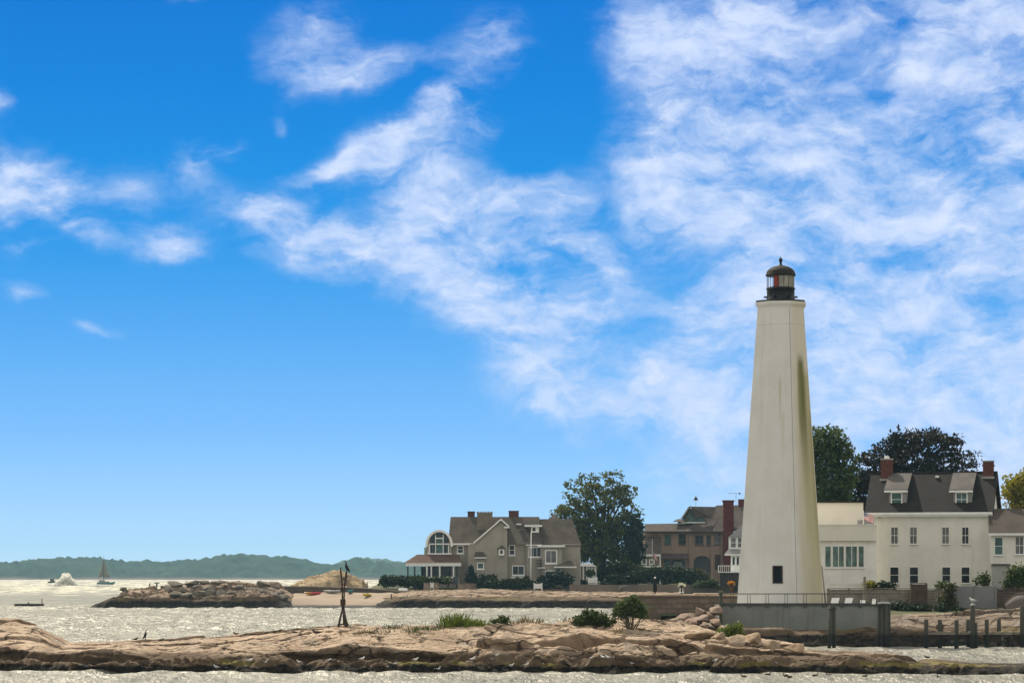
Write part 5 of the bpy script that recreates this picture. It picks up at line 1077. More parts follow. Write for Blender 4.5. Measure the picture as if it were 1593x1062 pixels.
def blades(name, label, cat, spots, leaf, seed, kind=None):
    """narrow upright blades: spots of (px, py, spread px, height px, count)"""
    r = np.random.RandomState(seed); vs = []; org = hit(spots[0][0], spots[0][1])
    for (px, py, sp, hp, n) in spots:
        for k in range(n):
            x = px + r.normal() * sp * .5; p = hit(x, py + r.normal() * 1.2, 165, 200, .15); D = p.y; h = hp * D / F * r.uniform(.45, 1.15); w = .016 * r.uniform(.7, 1.6)
            a = r.uniform(0, 6.28); dx, dy = math.cos(a) * w, math.sin(a) * w; lean = r.normal(size=2) * .22 * h
            b = np.array(p - org) - (0, 0, .05); vs += [b + (-dx, -dy, 0), b + (dx, dy, 0), b + (lean[0] * .5 + dx * .8, lean[1] * .5 + dy * .8, h * .6), b + (lean[0] * 1.2, lean[1] * 1.2, h)]
    v = np.array(vs); o = nmesh(name, v, np.arange(len(v)).reshape(-1, 4), leaf, loc=org)
    return tag(o, label, cat, kind=kind)
blades('tall_grass', 'tall bright green grass clump on the skyline of the islet', 'grass', [(708, 974, 20, 22, 260), (728, 973, 24, 14, 260), (745, 973, 18, 10, 160), (697, 976, 8, 14, 80), (755, 974, 8, 6, 60)], LF['lime'], 61, 'stuff')
blades('short_grass', 'short green grass on the islet left of the tall clump', 'grass', [(660, 980, 30, 8, 220), (640, 984, 18, 6, 120), (683, 976, 12, 8, 120), (655, 988, 20, 5, 90), (585, 984, 30, 7, 120), (610, 977, 20, 8, 120), (560, 990, 18, 5, 60)], LF['shrub'], 62, 'stuff')
blades('dry_stalks', 'thin dry brown stalks sticking up along the islet skyline', 'grass', [(813, 969, 10, 13, 40), (822, 968, 8, 12, 30), (838, 970, 8, 12, 36), (803, 970, 12, 6, 40), (795, 970, 10, 8, 24), (878, 968, 6, 11, 24), (850, 973, 6, 8, 16), (958, 985, 18, 12, 36), (1000, 984, 12, 10, 24), (560, 986, 20, 8, 40), (535, 986, 10, 6, 20)], LF['dry'], 63, 'stuff')
# ================================================================ boulders, piles, dock, walls on the shore
def ordn(i): return '%d%s' % (i, 'th' if 10 <= i % 100 <= 20 else {1: 'st', 2: 'nd', 3: 'rd'}.get(i % 10, 'th'))
import bmesh
def boulder(name, label, c, sx, sy, sz, mt, seed, group=None, rot=0.):
    bm = bmesh.new(); bmesh.ops.create_icosphere(bm, subdivisions=4, radius=1); r = np.random.RandomState(seed)
    v = np.array([q.co for q in bm.verts])
    for k in range(16):
        n = r.normal(size=3); n /= np.linalg.norm(n); d = r.uniform(.42, .78); s = v @ n; v -= np.outer(np.maximum(0, s - d) * .98, n)
    v *= 1 + .05 * (vn(v[:, 0] * 2.5 + v[:, 2] * 1.7, v[:, 1] * 2.5, seed)[:, None]) + .025 * vn(v[:, 0] * 7, v[:, 1] * 7 + v[:, 2] * 5, seed + 3)[:, None]
    m = np.abs(v).max(0); v = v / m * (sx, sy, sz)
    f = np.array([[q.index for q in p.verts] for p in bm.faces]); bm.free()
    o = nmesh(name, v, f, mt, smooth=False, loc=c); o.rotation_euler = (0, 0, rot)
    return tag(o, label, 'boulder', group)
def stone_mat(name, col, col2, dark=None):
    m_, nt, b = new_mat(name); g = nd(nt, 'ShaderNodeTexCoord').outputs['Object']; oi = nd(nt, 'ShaderNodeObjectInfo')
    c = mx(nt, mr(nt, noise_n(nt, g, .9, 6, .65), .35, .68), col, col2); c = mx(nt, mr(nt, noise_n(nt, g, 5, 4, .6), .48, .8, 0, .5), c, tuple(x * .45 for x in col2))
    c = mx(nt, mth(nt, 'MULTIPLY', oi.outputs['Random'], .35), c, (.26, .24, .21))
    if dark is not None:
        gz = nd(nt, 'ShaderNodeSeparateXYZ', {0: nd(nt, 'ShaderNodeNewGeometry').outputs['Position']}).outputs[2]
        z = mth(nt, 'ADD', gz, mth(nt, 'MULTIPLY', mth(nt, 'SUBTRACT', noise_n(nt, g, 1.2, 4), .5), .7)); c = mx(nt, mr(nt, z, dark * .7, dark * 1.1, .95, 0), c, (.018, .018, .016))
    nt.links.new(c, b.inputs['Base Color']); b.inputs['Roughness'].default_value = .88; b.inputs['Specular IOR Level'].default_value = .2
    nt.links.new(bump(nt, noise_n(nt, g, 3.5, 6, .65), .18, .8), b.inputs['Normal']); return m_
ST1 = stone_mat('pink_granite_block', (.36, .255, .19), (.24, .165, .125)); ST2 = stone_mat('tan_islet_block', (.44, .32, .20), (.30, .21, .13)); ST3 = stone_mat('breakwater_block', (.19, .16, .12), (.115, .10, .075), 1.7)
for i, (x0, x1, y0, y1, D) in enumerate([(1056, 1081, 953, 967, 230), (1064, 1087, 961, 977, 229.2), (1080, 1101, 944, 961, 231), (1086, 1104, 955, 970, 230), (1086, 1107, 965, 981, 229), (1101, 1123, 942, 959, 231.4), (1103, 1124, 958, 979, 229.8), (1116, 1140, 971, 984, 228.6), (1075, 1095, 957, 975, 230.5), (1096, 1112, 950, 966, 231)]):
    k = D / F; boulder('boulder', 'pinkish boulder tumbled at the left end of the grey retaining wall, %s from the left' % ordn(i + 1), W((x0 + x1) / 2, (y0 + y1) / 2, D), (x1 - x0) / 2 * k, .75, (y1 - y0) / 2 * k, ST1, 400 + i, 'boulders piled against the retaining wall', (i % 3 - 1) * .15)
for i, (x0, x1, y0, y1, D, w) in enumerate([(1057, 1114, 980, 998, 180, 'broad flat boulder slab on the right slope of the islet below the terrace'), (1111, 1130, 981, 1000, 179.6, 'small upright boulder beside the broad flat slab on the islet'),
        (1128, 1161, 986, 1009, 178.6, 'leaning boulder between the small upright one and the grassy bush'), (1153, 1190, 983, 1006, 179.4, 'tilted boulder just right of the grassy bush'), (1188, 1220, 995, 1012, 178.4, 'low boulder near the right end of the islet'), (1216, 1262, 999, 1019, 177.6, 'long low boulder slab closing the right end of the islet')]):
    D = hit((x0 + x1) / 2, y1 - 2, 165, 190, .05).y + .3; k = D / F; boulder('boulder', w, W((x0 + x1) / 2, (y0 + y1) / 2, D), (x1 - x0) / 2 * k, .8, (y1 - y0) / 2 * k, ST2, 440 + i, 'large boulders at the right end of the islet', (i % 3 - 1) * .12)
r = random.Random(12); spots = []
for i in range(30):
    px = 262 + 178 * (i + r.uniform(-.3, .3)) / 29; row = i % 3; D = (500.5, 498, 496)[row] + r.uniform(-.5, .5); w = r.uniform(15, 30); h = w * r.uniform(.32, .5); pt = hit(px, 935, 494, 510, .25) if False else None
    z = height(xof(px, D), D); spots.append((px, D, w, h, z))
spots.sort()
for i, (px, D, w, h, z) in enumerate(spots):
    k = D / F; boulder('boulder', 'angular grey-brown boulder in the left breakwater, %s boulder from its seaward tip' % ordn(i + 1), Vector((xof(px, D), D, z + h * k * .25)), w * k / 2, w * k * .4, h * k / 2 * 1.2, ST3, 480 + i, 'boulders of the breakwater', r.uniform(-.5, .5))
for i, (px, py, w, h, D) in enumerate([(192, 916, 13, 9, 503), (273, 909, 26, 11, 503), (297, 907, 30, 10, 503.5), (262, 918, 8, 5, 500)]):
    pt = hit(px, py + 3, 492, 512, .1); D = pt.y; k = D / F; z = pt.z + h * k * .3; boulder('boulder', ['small square brown block near the tip of the breakwater', 'left one of the two big rounded rocks topping the breakwater', 'right one of the two big rounded rocks topping the breakwater', 'little rock below the two rounded ones on the breakwater'][i], Vector((xof(px, D), D, z)), w * k / 2, w * k * .45, h * k / 2, ST3, 530 + i, 'boulders of the breakwater', .2)
# bright rock knoll behind the beach wall
Xk = np.arange(xof(452, 560), xof(575, 560), .4); Yk = np.arange(540, 566, .5); XX, YY = np.meshgrid(Xk, Yk); PXk = CX + XX / 556 * F
tk = zof(np.interp(PXk, [455, 470, 490, 510, 530, 545, 560, 572], [914, 908, 900, 896, 892, 893, 900, 910]), 556); zk = (tk - 2.0) * np.sin(np.pi * sat((YY - 540) / 30) ** .8) + 2.0 + slabs(XX, YY, 4, 2.5, .3, 71, .7, .4, .08, .5) + slabs(XX, YY, 1.6, 1.2, .3, 75, .25, .25, .1, .25) + .15 * fbm(XX, YY, 3, 5)
zk[0] = zk[-1] = 1; zk[:, 0] = zk[:, -1] = 1; grid_obj('rock_knoll', Xk, Yk, zk, rock_mat('pale_granite', (.40, .30, .17), (.24, .175, .105), .01, 0, .2)); TERR.append((Xk, Yk, zk))
# ---- walls on the peninsula
def wall(name, label, pts, D, m_, cap=None, th=.5, D1=None, h0=1.5):
    """pts: (px, ytop) along the wall top"""
    n = len(pts); ds = [D + ((D1 or D) - D) * i / (n - 1) for i in range(n)]; o = Vector((xof(pts[0][0], D), D, 0)); t = thing(name, label, 'wall', o); m1 = MB(); m2 = MB()
    for (a, da), (b, db) in zip(zip(pts, ds), zip(pts[1:], ds[1:])):
        A = W(*a, da) - o; B = W(*b, db) - o
        m1.hexa([(A.x, A.y, h0), (B.x, B.y, h0), (B.x, B.y + th, h0), (A.x, A.y + th, h0), (A.x, A.y, A.z - .15), (B.x, B.y, B.z - .15), (B.x, B.y + th, B.z - .15), (A.x, A.y + th, A.z - .15)])
        m2.hexa([(A.x, A.y - .06, A.z - .149), (B.x, B.y - .06, B.z - .149), (B.x, B.y + th + .06, B.z - .149), (A.x, A.y + th + .06, A.z - .149), (A.x, A.y - .06, A.z), (B.x, B.y - .06, B.z), (B.x, B.y + th + .06, B.z), (A.x, A.y + th + .06, A.z)])
    m1.build('wall', m_, t); m2.build('coping', cap or m_, t); return t
M['seawall'] = block_mat('dark_seawall_blocks', (.135, .105, .08), 1.2, .5); M['greywall'] = mat('plain_grey_brown_render', (.175, .145, .115), .9, .15, .4, .2, streak=.3); M['palecap'] = mat('pale_coping', (.36, .31, .24), .9, .2, 1)
wall('beach_wall', 'brown seawall curving behind the small kayak beach', [(440, 911), (470, 911), (505, 911.5), (540, 912.5), (575, 914), (620, 918), (662, 920)], 507, M['seawall'], M['palecap'], .5, 506.4)
wall('block_wall', 'short tan block wall with a white gate below the porch', [(659, 906), (669.5, 906)], 507.2, M['tanblock'])
wall('block_wall', 'second short tan block wall, right of the white gate', [(674.5, 906), (682, 906)], 507.2, M['tanblock'])
wall('garden_wall', 'long dark wall between the beach and the grey house', [(678, 917), (712, 917), (760, 916), (830, 916), (887, 915.5)], 507.3, M['seawall'], None, .5)
wall('terrace_wall', 'tan garden terrace wall right of the porch', [(712, 907), (742, 907)], 508.2, M['tanblock'])
wall('house_wall', 'plain grey-brown wall running below the big tree and the brown house', [(886, 908.5), (940, 909), (1000, 909), (1060, 909), (1150, 909.5)], 506.6, M['greywall'], None, .6, h0=1.)
def white_gate(label, px0, px1, y0, y1, D):
    a, b = xof(px0, D), xof(px1, D); k = D / F; t = thing('picket_gate', label, 'gate', (a, D, zof(y1, D))); h = (y1 - y0) * k; L = b - a
    for z in (.15, h * .5, h - .12): MB().box(.09, L - .09, 0, .06, z - .06, z + .06).build('rail', M['trim'], t)
    for i in range(2): MB().box(L * i - .09, L * i + .09, -.04, .1, -.3, h + .1).build('post', M['trim'], t)
    n = max(3, int(L / .3))
    q = MB()
    q.box(.1, L - .1, .07, .1, .05, h - .05); q.build('boards', M['trim'], t)
white_gate('little white gate in the tan block wall below the porch', 669.7, 674.3, 906, 914, 507.3)
white_gate('white slatted gate at the foot of the flagpole garden', 831, 843, 907, 915.5, 507.0)
white_gate('white picket gate beside the trunk of the big tree', 916, 928.5, 898, 906.5, 512)
def cone_rock(): boulder('boulder', 'dark pointed rock leaning on the plain grey-brown wall', W(970, 917, 505.6), 1.25, .7, 1.25, stone_mat('dark_rock', (.085, .08, .07), (.06, .055, .05)), 560)
cone_rock()
# ---- parasol, urn, planter on the seawall path
def parasol():
    D = 244.6; o = W(1019, 925.5, D); t = thing('closed_parasol', 'closed black parasol with a white tip standing on the granite seawall', 'parasol', o); k = D / F
    bk = mat('black_canvas', (.008, .009, .010), .8, .3); q = MB(); q.lathe((0, 0, 0), [(.05, 4 * k), (.13, 5.5 * k), (.18, 9 * k), (.17, 14 * k), (.12, 20 * k), (.085, 25 * k), (.05, 26.5 * k), (.01, 26.6 * k)], 12); q.build('canopy', bk, t)
    MB().tube((0, 0, 0), (0, 0, 26 * k), .03).build('pole', M['iron'], t); MB().ball((0, 0, 27.4 * k), (.09, .09, .075)).build('tip', M['trim'], t); MB().lathe((0, 0, -.05), [(.2, 0), (.2, .06), (.05, .1), (.05, .2)], 12).build('foot', M['black'], t)
parasol()
def urn():
    D = 244.2; o = W(1060, 925, D); t = thing('flower_urn', 'black urn with white flowers on a white stand on the seawall', 'flowerpot', o); k = D / F
    MB().lathe((0, 0, 0), [(.01, 0), (.27, 0), (.29, .06), (.16, .14), (.08, .22), (.07, .45), (.11, .55), (.10, .56), (.01, .54)], 14).build('urn', M['black'], t)
    q = MB()
    for a in range(0, 360, 60): q.tube((.24 * math.cos(R(a)), .24 * math.sin(R(a)), .02), (.13 * math.cos(R(a)), .13 * math.sin(R(a)), .62), .018, n=5)
    q.lathe((0, 0, .2), [(.21, 0), (.21, .05), (.19, .05), (.19, 0), (.21, 0)], 16); q.build('stand', M['trim'], t)
    v, f, C = leafcloud([(0, 0, .88, .24, .2, .1), (.12, 0, .82, .2, .15, .08), (-.14, 0, .8, .12, .12, .1)], 420, .05, 3, .12); nmesh('flowers', v, f, LF['white'], t)
    v, f, C = leafcloud([(0, 0, .68, .16, .14, .12)], 150, .06, 4, .12); nmesh('leaves', v, f, LF['hedge'], t)
urn()
def planter():
    D = 245; o = W(1138, 926, D); t = thing('flower_post', 'tall dark red-brown post planter topped with orange flowers', 'flowerpot', o); k = D / F
    MB().box(-.13, .13, -.13, .13, -.5, 15 * k).build('post', mat('red_brown_post', (.07, .03, .022), .8, .3), t, bevel=.02); MB().lathe((0, 0, 15 * k), [(.14, 0), (.27, .2), (.27, .24), (.02, .22)], 12).build('bowl', M['iron'], t)
    v, f, C = leafcloud([(0, 0, 19.5 * k, .28, .25, .12)], 500, .055, 6, .14); nmesh('flowers', v, f, LF['orange'], t)
planter()
# ---- piles and dock
def pile_mat():
    m_, nt, b = new_mat('tidal_pile'); oc = nd(nt, 'ShaderNodeTexCoord').outputs['Object']; g = nd(nt, 'ShaderNodeNewGeometry'); z = nd(nt, 'ShaderNodeSeparateXYZ', {0: g.outputs['Position']}).outputs[2]
    c = mx(nt, noise_n(nt, oc, 3, 5, .6, (1, 1, .15)), (.045, .052, .036), (.075, .066, .048)); c = mx(nt, mr(nt, noise_n(nt, oc, 6, 4, .6, (1, 1, .08)), .5, .8, 0, .7), c, (.03, .035, .025))
    zz = mth(nt, 'ADD', z, mth(nt, 'MULTIPLY', noise_n(nt, oc, 2.5, 3), .4)); c = mx(nt, mr(nt, zz, 1.15, 1.5, .95, 0), c, (.012, .014, .012))
    nt.links.new(c, b.inputs['Base Color']); b.inputs['Roughness'].default_value = .85; nt.links.new(bump(nt, noise_n(nt, oc, 5, 4, .6, (1, 1, .1)), .03), b.inputs['Normal']); return m_
PILE = pile_mat()
def pile(par, px, ytop, D, r_, dx=0., dz=0., name='pile', m_=None):
    h = zof(ytop, D); q = MB(); q.sweep([(dx, 0, -1.2), (0, 0, h * .6), (-dx * .3, 0, h - .03), (-dx * .3, 0, h)], [r_ * 1.05, r_, r_ * .95, r_ * .85], 12)
    o = q.build(name, m_ or PILE, par); o.location = (xof(px, D) - par.location.x, D - par.location.y, 0); return o
def band(par, px, z, D, w):
    q = MB(); q.lathe((0, 0, z), [(w, 0), (w, .12), (w - .02, .12), (w - .02, 0), (w, 0)], 16); o = q.build('rope_band', M['iron'], par); o.location = (xof(px, D) - par.location.x, D - par.location.y, 0)
D = 225.5
t = thing('pile_cluster', 'pair of leaning mooring piles in front of the retaining wall', 'mooring piles', (xof(1294, D), D, 0)); pile(t, 1291.8, 940, D, .14, -.14); pile(t, 1297, 941, D + .3, .15, .02); band(t, 1294.4, zof(948, D), D + .15, .36)
t = thing('pile_cluster', 'group of four mooring piles with pale tops at the end of the retaining wall', 'mooring piles', (xof(1375, D), D, 0))
for px, y, dd, dx in ((1368, 940, .4, -.10), (1373, 938, 0, -.03), (1379, 939, -.15, .02), (1382.5, 938.5, .45, .0)): pile(t, px, y, D + dd, .15, dx)
MB().lathe((0, 0, zof(938, D) - .02), [(.55, 0), (.52, .08), (.3, .16), (.01, .17)], 12).build('cap', M['lead'], t)
t = thing('dock', 'broken timber dock with short posts and a dark beam at the right edge', 'dock', (xof(1500, 225), 225, 0))
for i, (px, y) in enumerate(((1441, 963), (1462, 963), (1488, 963.5), (1506, 963.5), (1535, 963), (1554, 963), (1610, 963), (1630, 963))): pile(t, px, y, 225 + (i % 2) * 1.4, .17, 0, name='post')
k = 225 / F
b = MB(); b.box((1438 - 1500) * k, (1660 - 1500) * k, -.12, .12, zof(986.5, 225), zof(983.2, 225)); b.build('stringer', M['wood'], t)
b = MB(); b.box((1438 - 1500) * k, (1660 - 1500) * k, 1.5, 1.75, zof(986, 225), zof(983.5, 225)); b.build('rear_stringer', M['pile'], t)
for x0, x1, y0, y1 in ((1440, 1463, 985.6, 994), (1484, 1512, 985.6, 994), (1530, 1556, 985.6, 999), (1575, 1598, 985.6, 996)):
    b = MB(); b.box((x0 - 1500) * k, (x1 - 1500) * k, .13, .25, zof(y1, 225), zof(y0, 225)); b.build('skirt_board', M['iron'], t)
for px in range(1445, 1640, 16): MB().box((px - 1500) * k, (px - 1500) * k + .22, -.2, 1.9, zof(983.2, 225) + .002, zof(983.2, 225) + .06).build('deck_plank', M['wood'], t)
t = thing('tall_pile', 'tall double mooring pile rising among the short dock posts', 'mooring piles', (xof(1513.5, 224.4), 224.4, 0)); pile(t, 1513, 941, 224.4, .2, .0); pile(t, 1518, 968, 224.6, .14, .05)
MB().lathe((0, 0, zof(941, 224.4)), [(.22, 0), (.2, .05), (.01, .2)], 12).build('cap', M['lead'], t)
t = thing('tall_pile', 'thick tall mooring pile at the right edge of the picture', 'mooring piles', (xof(1591, 224.6), 224.6, 0)); pile(t, 1590.5, 942, 224.6, .2); pile(t, 1597, 945, 224.9, .18)
# ================================================================ beacon, birds, boats, beach things
def beacon():
    p = hit(535, 969, 165, 188, .05); p.z = max(p.z, zof(968.5, p.y)) if abs(p.z - zof(968.5, p.y)) < .12 else p.z; D = p.y; k = D / F; t = thing('day_beacon', 'rusty tripod day beacon with two bent ladder poles on the near islet', 'beacon', (xof(535, D), D, p.z)); Z = lambda y: zof(y, D) - p.z; Xx = lambda x: (x - 535) * k
    m_ = M['iron']
    for x0, y, x1, r0 in ((527, -.5, 533.2, .075), (539.5, -.5, 534.6, .12), (533.5, 1.2, 533.8, .075)):
        MB().tube((Xx(x0), y, -.15), (Xx(x1), y * .1, Z(944)), r0, .055, 8).build('leg', m_, t)
    q = MB(); q.prism([(Xx(536), -.45, .04), (Xx(542.5), -.45, .04), (Xx(534.8), -.06, Z(947)), (Xx(533.6), -.06, Z(947))], (0, .08, 0)); q.build('leg_plate', m_, t)
    MB().box(Xx(526), Xx(543), -.52, -.42, .0, .09).build('base_bar', m_, t)
    q = MB(); q.box(Xx(529.6), Xx(537.4), -.16, .16, Z(941), Z(931.5)); q.box(Xx(531.3), Xx(536), -.11, .11, Z(946), Z(941)); q.build('box', m_, t, bevel=.015)
    MB().sweep([(Xx(532.6), 0, Z(934)), (Xx(532.4), 0, Z(915)), (Xx(531.6), 0, Z(900)), (Xx(530.2), 0, Z(890)), (Xx(529.8), 0, Z(882))], [.05, .045, .05, .06, .035], 8).build('pole', m_, t)
    MB().sweep([(Xx(535.2), 0, Z(934)), (Xx(535.6), 0, Z(915)), (Xx(537), 0, Z(900)), (Xx(538.6), 0, Z(893)), (Xx(539.2), 0, Z(889))], [.05, .045, .05, .065, .06], 8).build('pole', m_, t)
    for y in (927, 921, 914, 908, 900): MB().tube((Xx(532.2), 0, Z(y)), (Xx(536), 0, Z(y + 1)), .022, n=6).build('rung', m_, t)
    for a, b in (((530, 919), (532.4, 908)), ((529.2, 922), (532, 914)), ((536, 905), (541, 894)), ((531.5, 900), (537, 898))): MB().tube((Xx(a[0]), -.05, Z(a[1])), (Xx(b[0]), 0, Z(b[1])), .03, .025, 6).build('brace', m_, t)
    return D, p.z
BD, BZ = beacon()
# ---- birds: each body one continuous swept skin
WHITEF = mat('white_feathers', (.78, .77, .74), .8, .06); GREYF = mat('grey_feathers', (.27, .28, .29), .8, .1); DARKF = mat('black_feathers', (.012, .012, .012), .6, .3); BROWNF = mat('brown_feathers', (.07, .05, .034), .8, .3); BEAK = mat('yellow_beak', (.5, .33, .05), .5, .1)
def gull(label, loc, rot, s=1., body=None, wing=None, group='gulls on the islet', head=0.):
    t = thing('gull', label, 'bird', loc, rot, group); t.scale = (s,) * 3; body = body or WHITEF; wing = wing or GREYF
    q = MB(); q.sweep([(-.26, 0, .16), (-.20, 0, .165), (-.12, 0, .165), (0, 0, .17), (.09, 0, .19), (.14, 0, .235), (.165, 0, .285 + head), (.19, 0, .315 + head), (.22, 0, .315 + head), (.245, 0, .308 + head)], [.012, .032, .062, .085, .08, .052, .040, .044, .034, .012], 10); q.build('body', body, t)
    for sg in (-1, 1):
        w = MB(); w.sweep([(-.33, sg * .02, .17), (-.22, sg * .055, .185), (-.06, sg * .082, .205), (.06, sg * .072, .20), (.10, sg * .05, .195)], [.008, .03, .048, .042, .012], 8, .55); w.build('wing', wing, t)
        MB().sweep([(.005, sg * .035, .10), (.01, sg * .035, .05), (.005, sg * .035, .0), (.05, sg * .035, -.012)], [.010, .008, .009, .012], 6).build('leg', BEAK, t)
    MB().sweep([(.238, 0, .309 + head), (.27, 0, .305 + head), (.292, 0, .294 + head)], [.013, .011, .004], 6).build('beak', BEAK, t)
    return t
G = [(337, 1037), (388, 1027), (412, 1029), (466, 1029), (511, 1026), (563, 1024), (605, 1029), (614, 1031), (632, 1035), (646, 1025), (681, 1041), (735, 1025), (764, 1024), (772, 1018), (795, 1034), (819, 1034), (848, 1033), (916, 1035), (921, 1023), (938, 1022), (947, 1023), (983, 1030), (1113, 1026), (355, 1037), (1205, 1030), (600, 1038)]
G.sort(); first = None; rg = random.Random(5)
for i, (px, py) in enumerate(G):
    p = hit(px, py + 4, 164, 184, .05); lab = 'white gull on the tide-dark lower rocks of the near islet, %s gull from the left' % ordn(i + 1)
    rot = rg.choice((0, math.pi)) + rg.uniform(-.7, .7); s = rg.uniform(.62, .85)
    if first is None: first = gull(lab, p, rot, s); g = first
    else:
        g = copy_thing(first); g.location = p; g.rotation_euler = (0, 0, rot); g.scale = (s,) * 3; g['label'] = lab
def cormorant(label, loc, rot, s=1., spread=False, name='cormorant'):
    t = thing(name, label, 'bird', loc, rot); t.scale = (s,) * 3
    q = MB(); q.sweep([(-.24, 0, .03), (-.17, 0, .10), (-.08, 0, .22), (.0, 0, .36), (.04, 0, .50), (.03, 0, .60), (.06, 0, .70), (.08, 0, .76), (.12, 0, .785), (.17, 0, .78)], [.02, .05, .10, .115, .085, .045, .036, .042, .038, .014], 10); q.build('body', DARKF, t)
    for sg in (-1, 1):
        w = MB()
        if spread: w.sweep([(.02, sg * .06, .52), (.0, sg * .18, .60), (-.02, sg * .30, .63), (-.03, sg * .42, .58)], [.05, .07, .07, .02], 8, .3, (1, 0, 0))
        else: w.sweep([(.02, sg * .08, .50), (-.04, sg * .115, .36), (-.12, sg * .10, .20), (-.22, sg * .05, .06)], [.03, .06, .055, .012], 8, .6)
        w.build('wing', DARKF, t); MB().sweep([(.0, sg * .05, .26), (.03, sg * .05, .1), (.03, sg * .05, 0), (.1, sg * .06, -.01)], [.03, .02, .018, .02], 6).build('leg', DARKF, t)
    MB().sweep([(.16, 0, .782), (.24, 0, .775), (.275, 0, .755)], [.014, .010, .004], 6).build('beak', mat('dull_beak', (.16, .12, .06), .5), t)
    return t
cormorant('black cormorant perched on the top of the tripod beacon', Vector((xof(539.3, BD), BD, zof(890, BD))), R(185), .92)
bpy.context.view_layer.update(); DG = bpy.context.evaluated_depsgraph_get()
for px, py, lab, s, sp in ((233, 919, 'black cormorant leaning at the left of the breakwater crest', 1.05, False), (244, 919, 'cormorant with half-spread wings on the breakwater crest', 1.3, True), (290, 902, 'small upright black cormorant on top of the breakwater boulders', .95, False), (226, 995, 'black cormorant standing at the left end of the near islet skyline', .75, False)):
    D = hit(px, py + 6, 164, 512, .1).y; best = None
    for dy in np.arange(-1.5, 6, .3):                                   # the highest stone along the sight line carries the bird
        ok, loc, *_ = scene.ray_cast(DG, Vector((xof(px, D + dy), D + dy, 30)), Vector((0, 0, -1)))
        if ok and (best is None or loc.z > best.z + .02): best = loc.copy()
    cormorant(lab, best, R(20 if px == 233 else 80 if sp else -10), s, sp)
for px, py, lab, rot in ((492, 988, 'dark brown bird walking on the sloping top of the near islet', 180), (211, 998, 'hunched dark bird at the left end of the near islet', 10), (251, 998, 'small dark bird on the left skyline of the near islet', 0), (367, 989, 'low dark bird lying on the left half of the islet skyline', 190), (435, 984, 'tiny dark bird on the islet skyline left of the beacon', 30), (529, 986, 'small dark bird just below the tripod beacon', 100), (1442, 1025, 'brown bird standing on the low dark rocks at the right', 170)):
    p = hit(px, py, 164, 200, .05); gull(lab, p, R(rot), 1.2 if px == 492 else .8, BROWNF if px != 251 else DARKF, DARKF, 'dark birds on the islet', -.03)
p = Vector((xof(1513.5, 224.4), 224.4, zof(941, 224.4) + .2)); gull('white gull perched on the tall pile above the dock', p, R(170), 1.15, group='gulls perched on piles')
def duck(label, px, py, rot, s=1.):
    D = F * H / (py - HY); t = thing('duck', label, 'bird', (xof(px, D), D, .02), R(rot), 'ducks floating in the foreground'); t.scale = (s,) * 3
    q = MB(); q.sweep([(-.30, 0, .12), (-.22, 0, .08), (-.1, 0, .05), (.08, 0, .06), (.17, 0, .12), (.19, 0, .22), (.22, 0, .27), (.26, 0, .27), (.29, 0, .26)], [.01, .06, .11, .115, .07, .042, .052, .045, .02], 10); q.build('body', BROWNF, t)
    for sg in (-1, 1): MB().sweep([(-.28, sg * .03, .13), (-.12, sg * .10, .12), (.06, sg * .11, .11), (.12, sg * .08, .1)], [.008, .04, .04, .01], 8, .6).build('wing', DARKF, t)
    MB().sweep([(.28, 0, .262), (.33, 0, .25), (.355, 0, .247)], [.02, .022, .008], 6, .5).build('beak', M['iron'], t)
for i, (px, py, rot) in enumerate(((1157, 1053, 180), (1195, 1050, 10), (1222, 1052, 170), (1228, 1053.5, 190), (1268, 1051.5, 0), (1289, 1051, 180), (1346, 1052.5, 10), (1459, 1053.5, 90), (1327, 1007.5, 180))):
    duck('dark duck floating in the foreground water, %s duck from the left' % ordn(i + 1) if i < 8 else 'pale-headed bird floating in the channel behind the low rocks', px, py, rot, .62)
# ---- kayaks on the small beach
def loft(par, name, secs, m_):
    """secs: (x, half width, keel z, sheer z)"""
    vs = []; n = 7
    for x, w, z0, z1 in secs:
        for j in range(n):
            a = math.pi * j / (n - 1); vs.append((x, -w * math.cos(a), z1 - (z1 - z0) * math.sin(a) ** .8))
    f = [(i * n + j, (i + 1) * n + j, (i + 1) * n + j + 1, i * n + j + 1) for i in range(len(secs) - 1) for j in range(n - 1)]
    f += [(i * n, i * n + n - 1, (i + 1) * n + n - 1, (i + 1) * n) for i in range(len(secs) - 1)]
    return MB().add(vs, f, True).build(name, m_, par)
def kayak(label, px, py, D, L, rot, m_, m2, up=0.):
    t = thing('kayak', label, 'kayak', hit(px, py, 492, 508, .1) + Vector((0, 0, .05)), R(rot), 'kayaks on the small beach'); s = L / 3.0
    loft(t, 'hull', [(x * s, w, z0, z1) for x, w, z0, z1 in ((-1.5, .03, .36, .46), (-1.2, .2, .12, .42), (-.5, .36, .02, .36), (.4, .37, .0, .35), (1.1, .22, .08, .42), (1.5, .03, .38, .48))], m_)
    q = MB(); q.add([(x * s, y, z) for x, y, z in ((-1.5, 0, .50), (-1.2, -.2, .43), (-.5, -.36, .37), (.4, -.37, .36), (1.1, -.22, .43), (1.5, 0, .52), (1.1, .22, .43), (.4, .37, .36), (-.5, .36, .37), (-1.2, .2, .43), (-.5, 0, .50), (.4, 0, .46))], [(0, 1, 10), (1, 2, 10), (2, 3, 11, 10), (3, 4, 11), (4, 5, 11), (5, 6, 11), (6, 7, 11), (7, 8, 10, 11), (8, 9, 10), (9, 0, 10)]); q.build('deck', m2, t)
    q = MB(); q.lathe((-.05 * s, 0, .44), [(.30, 0), (.32, .08), (.27, .09), (.26, 0)], 16); q.build('cockpit_rim', M['black'], t); t.rotation_euler.x = R(up)
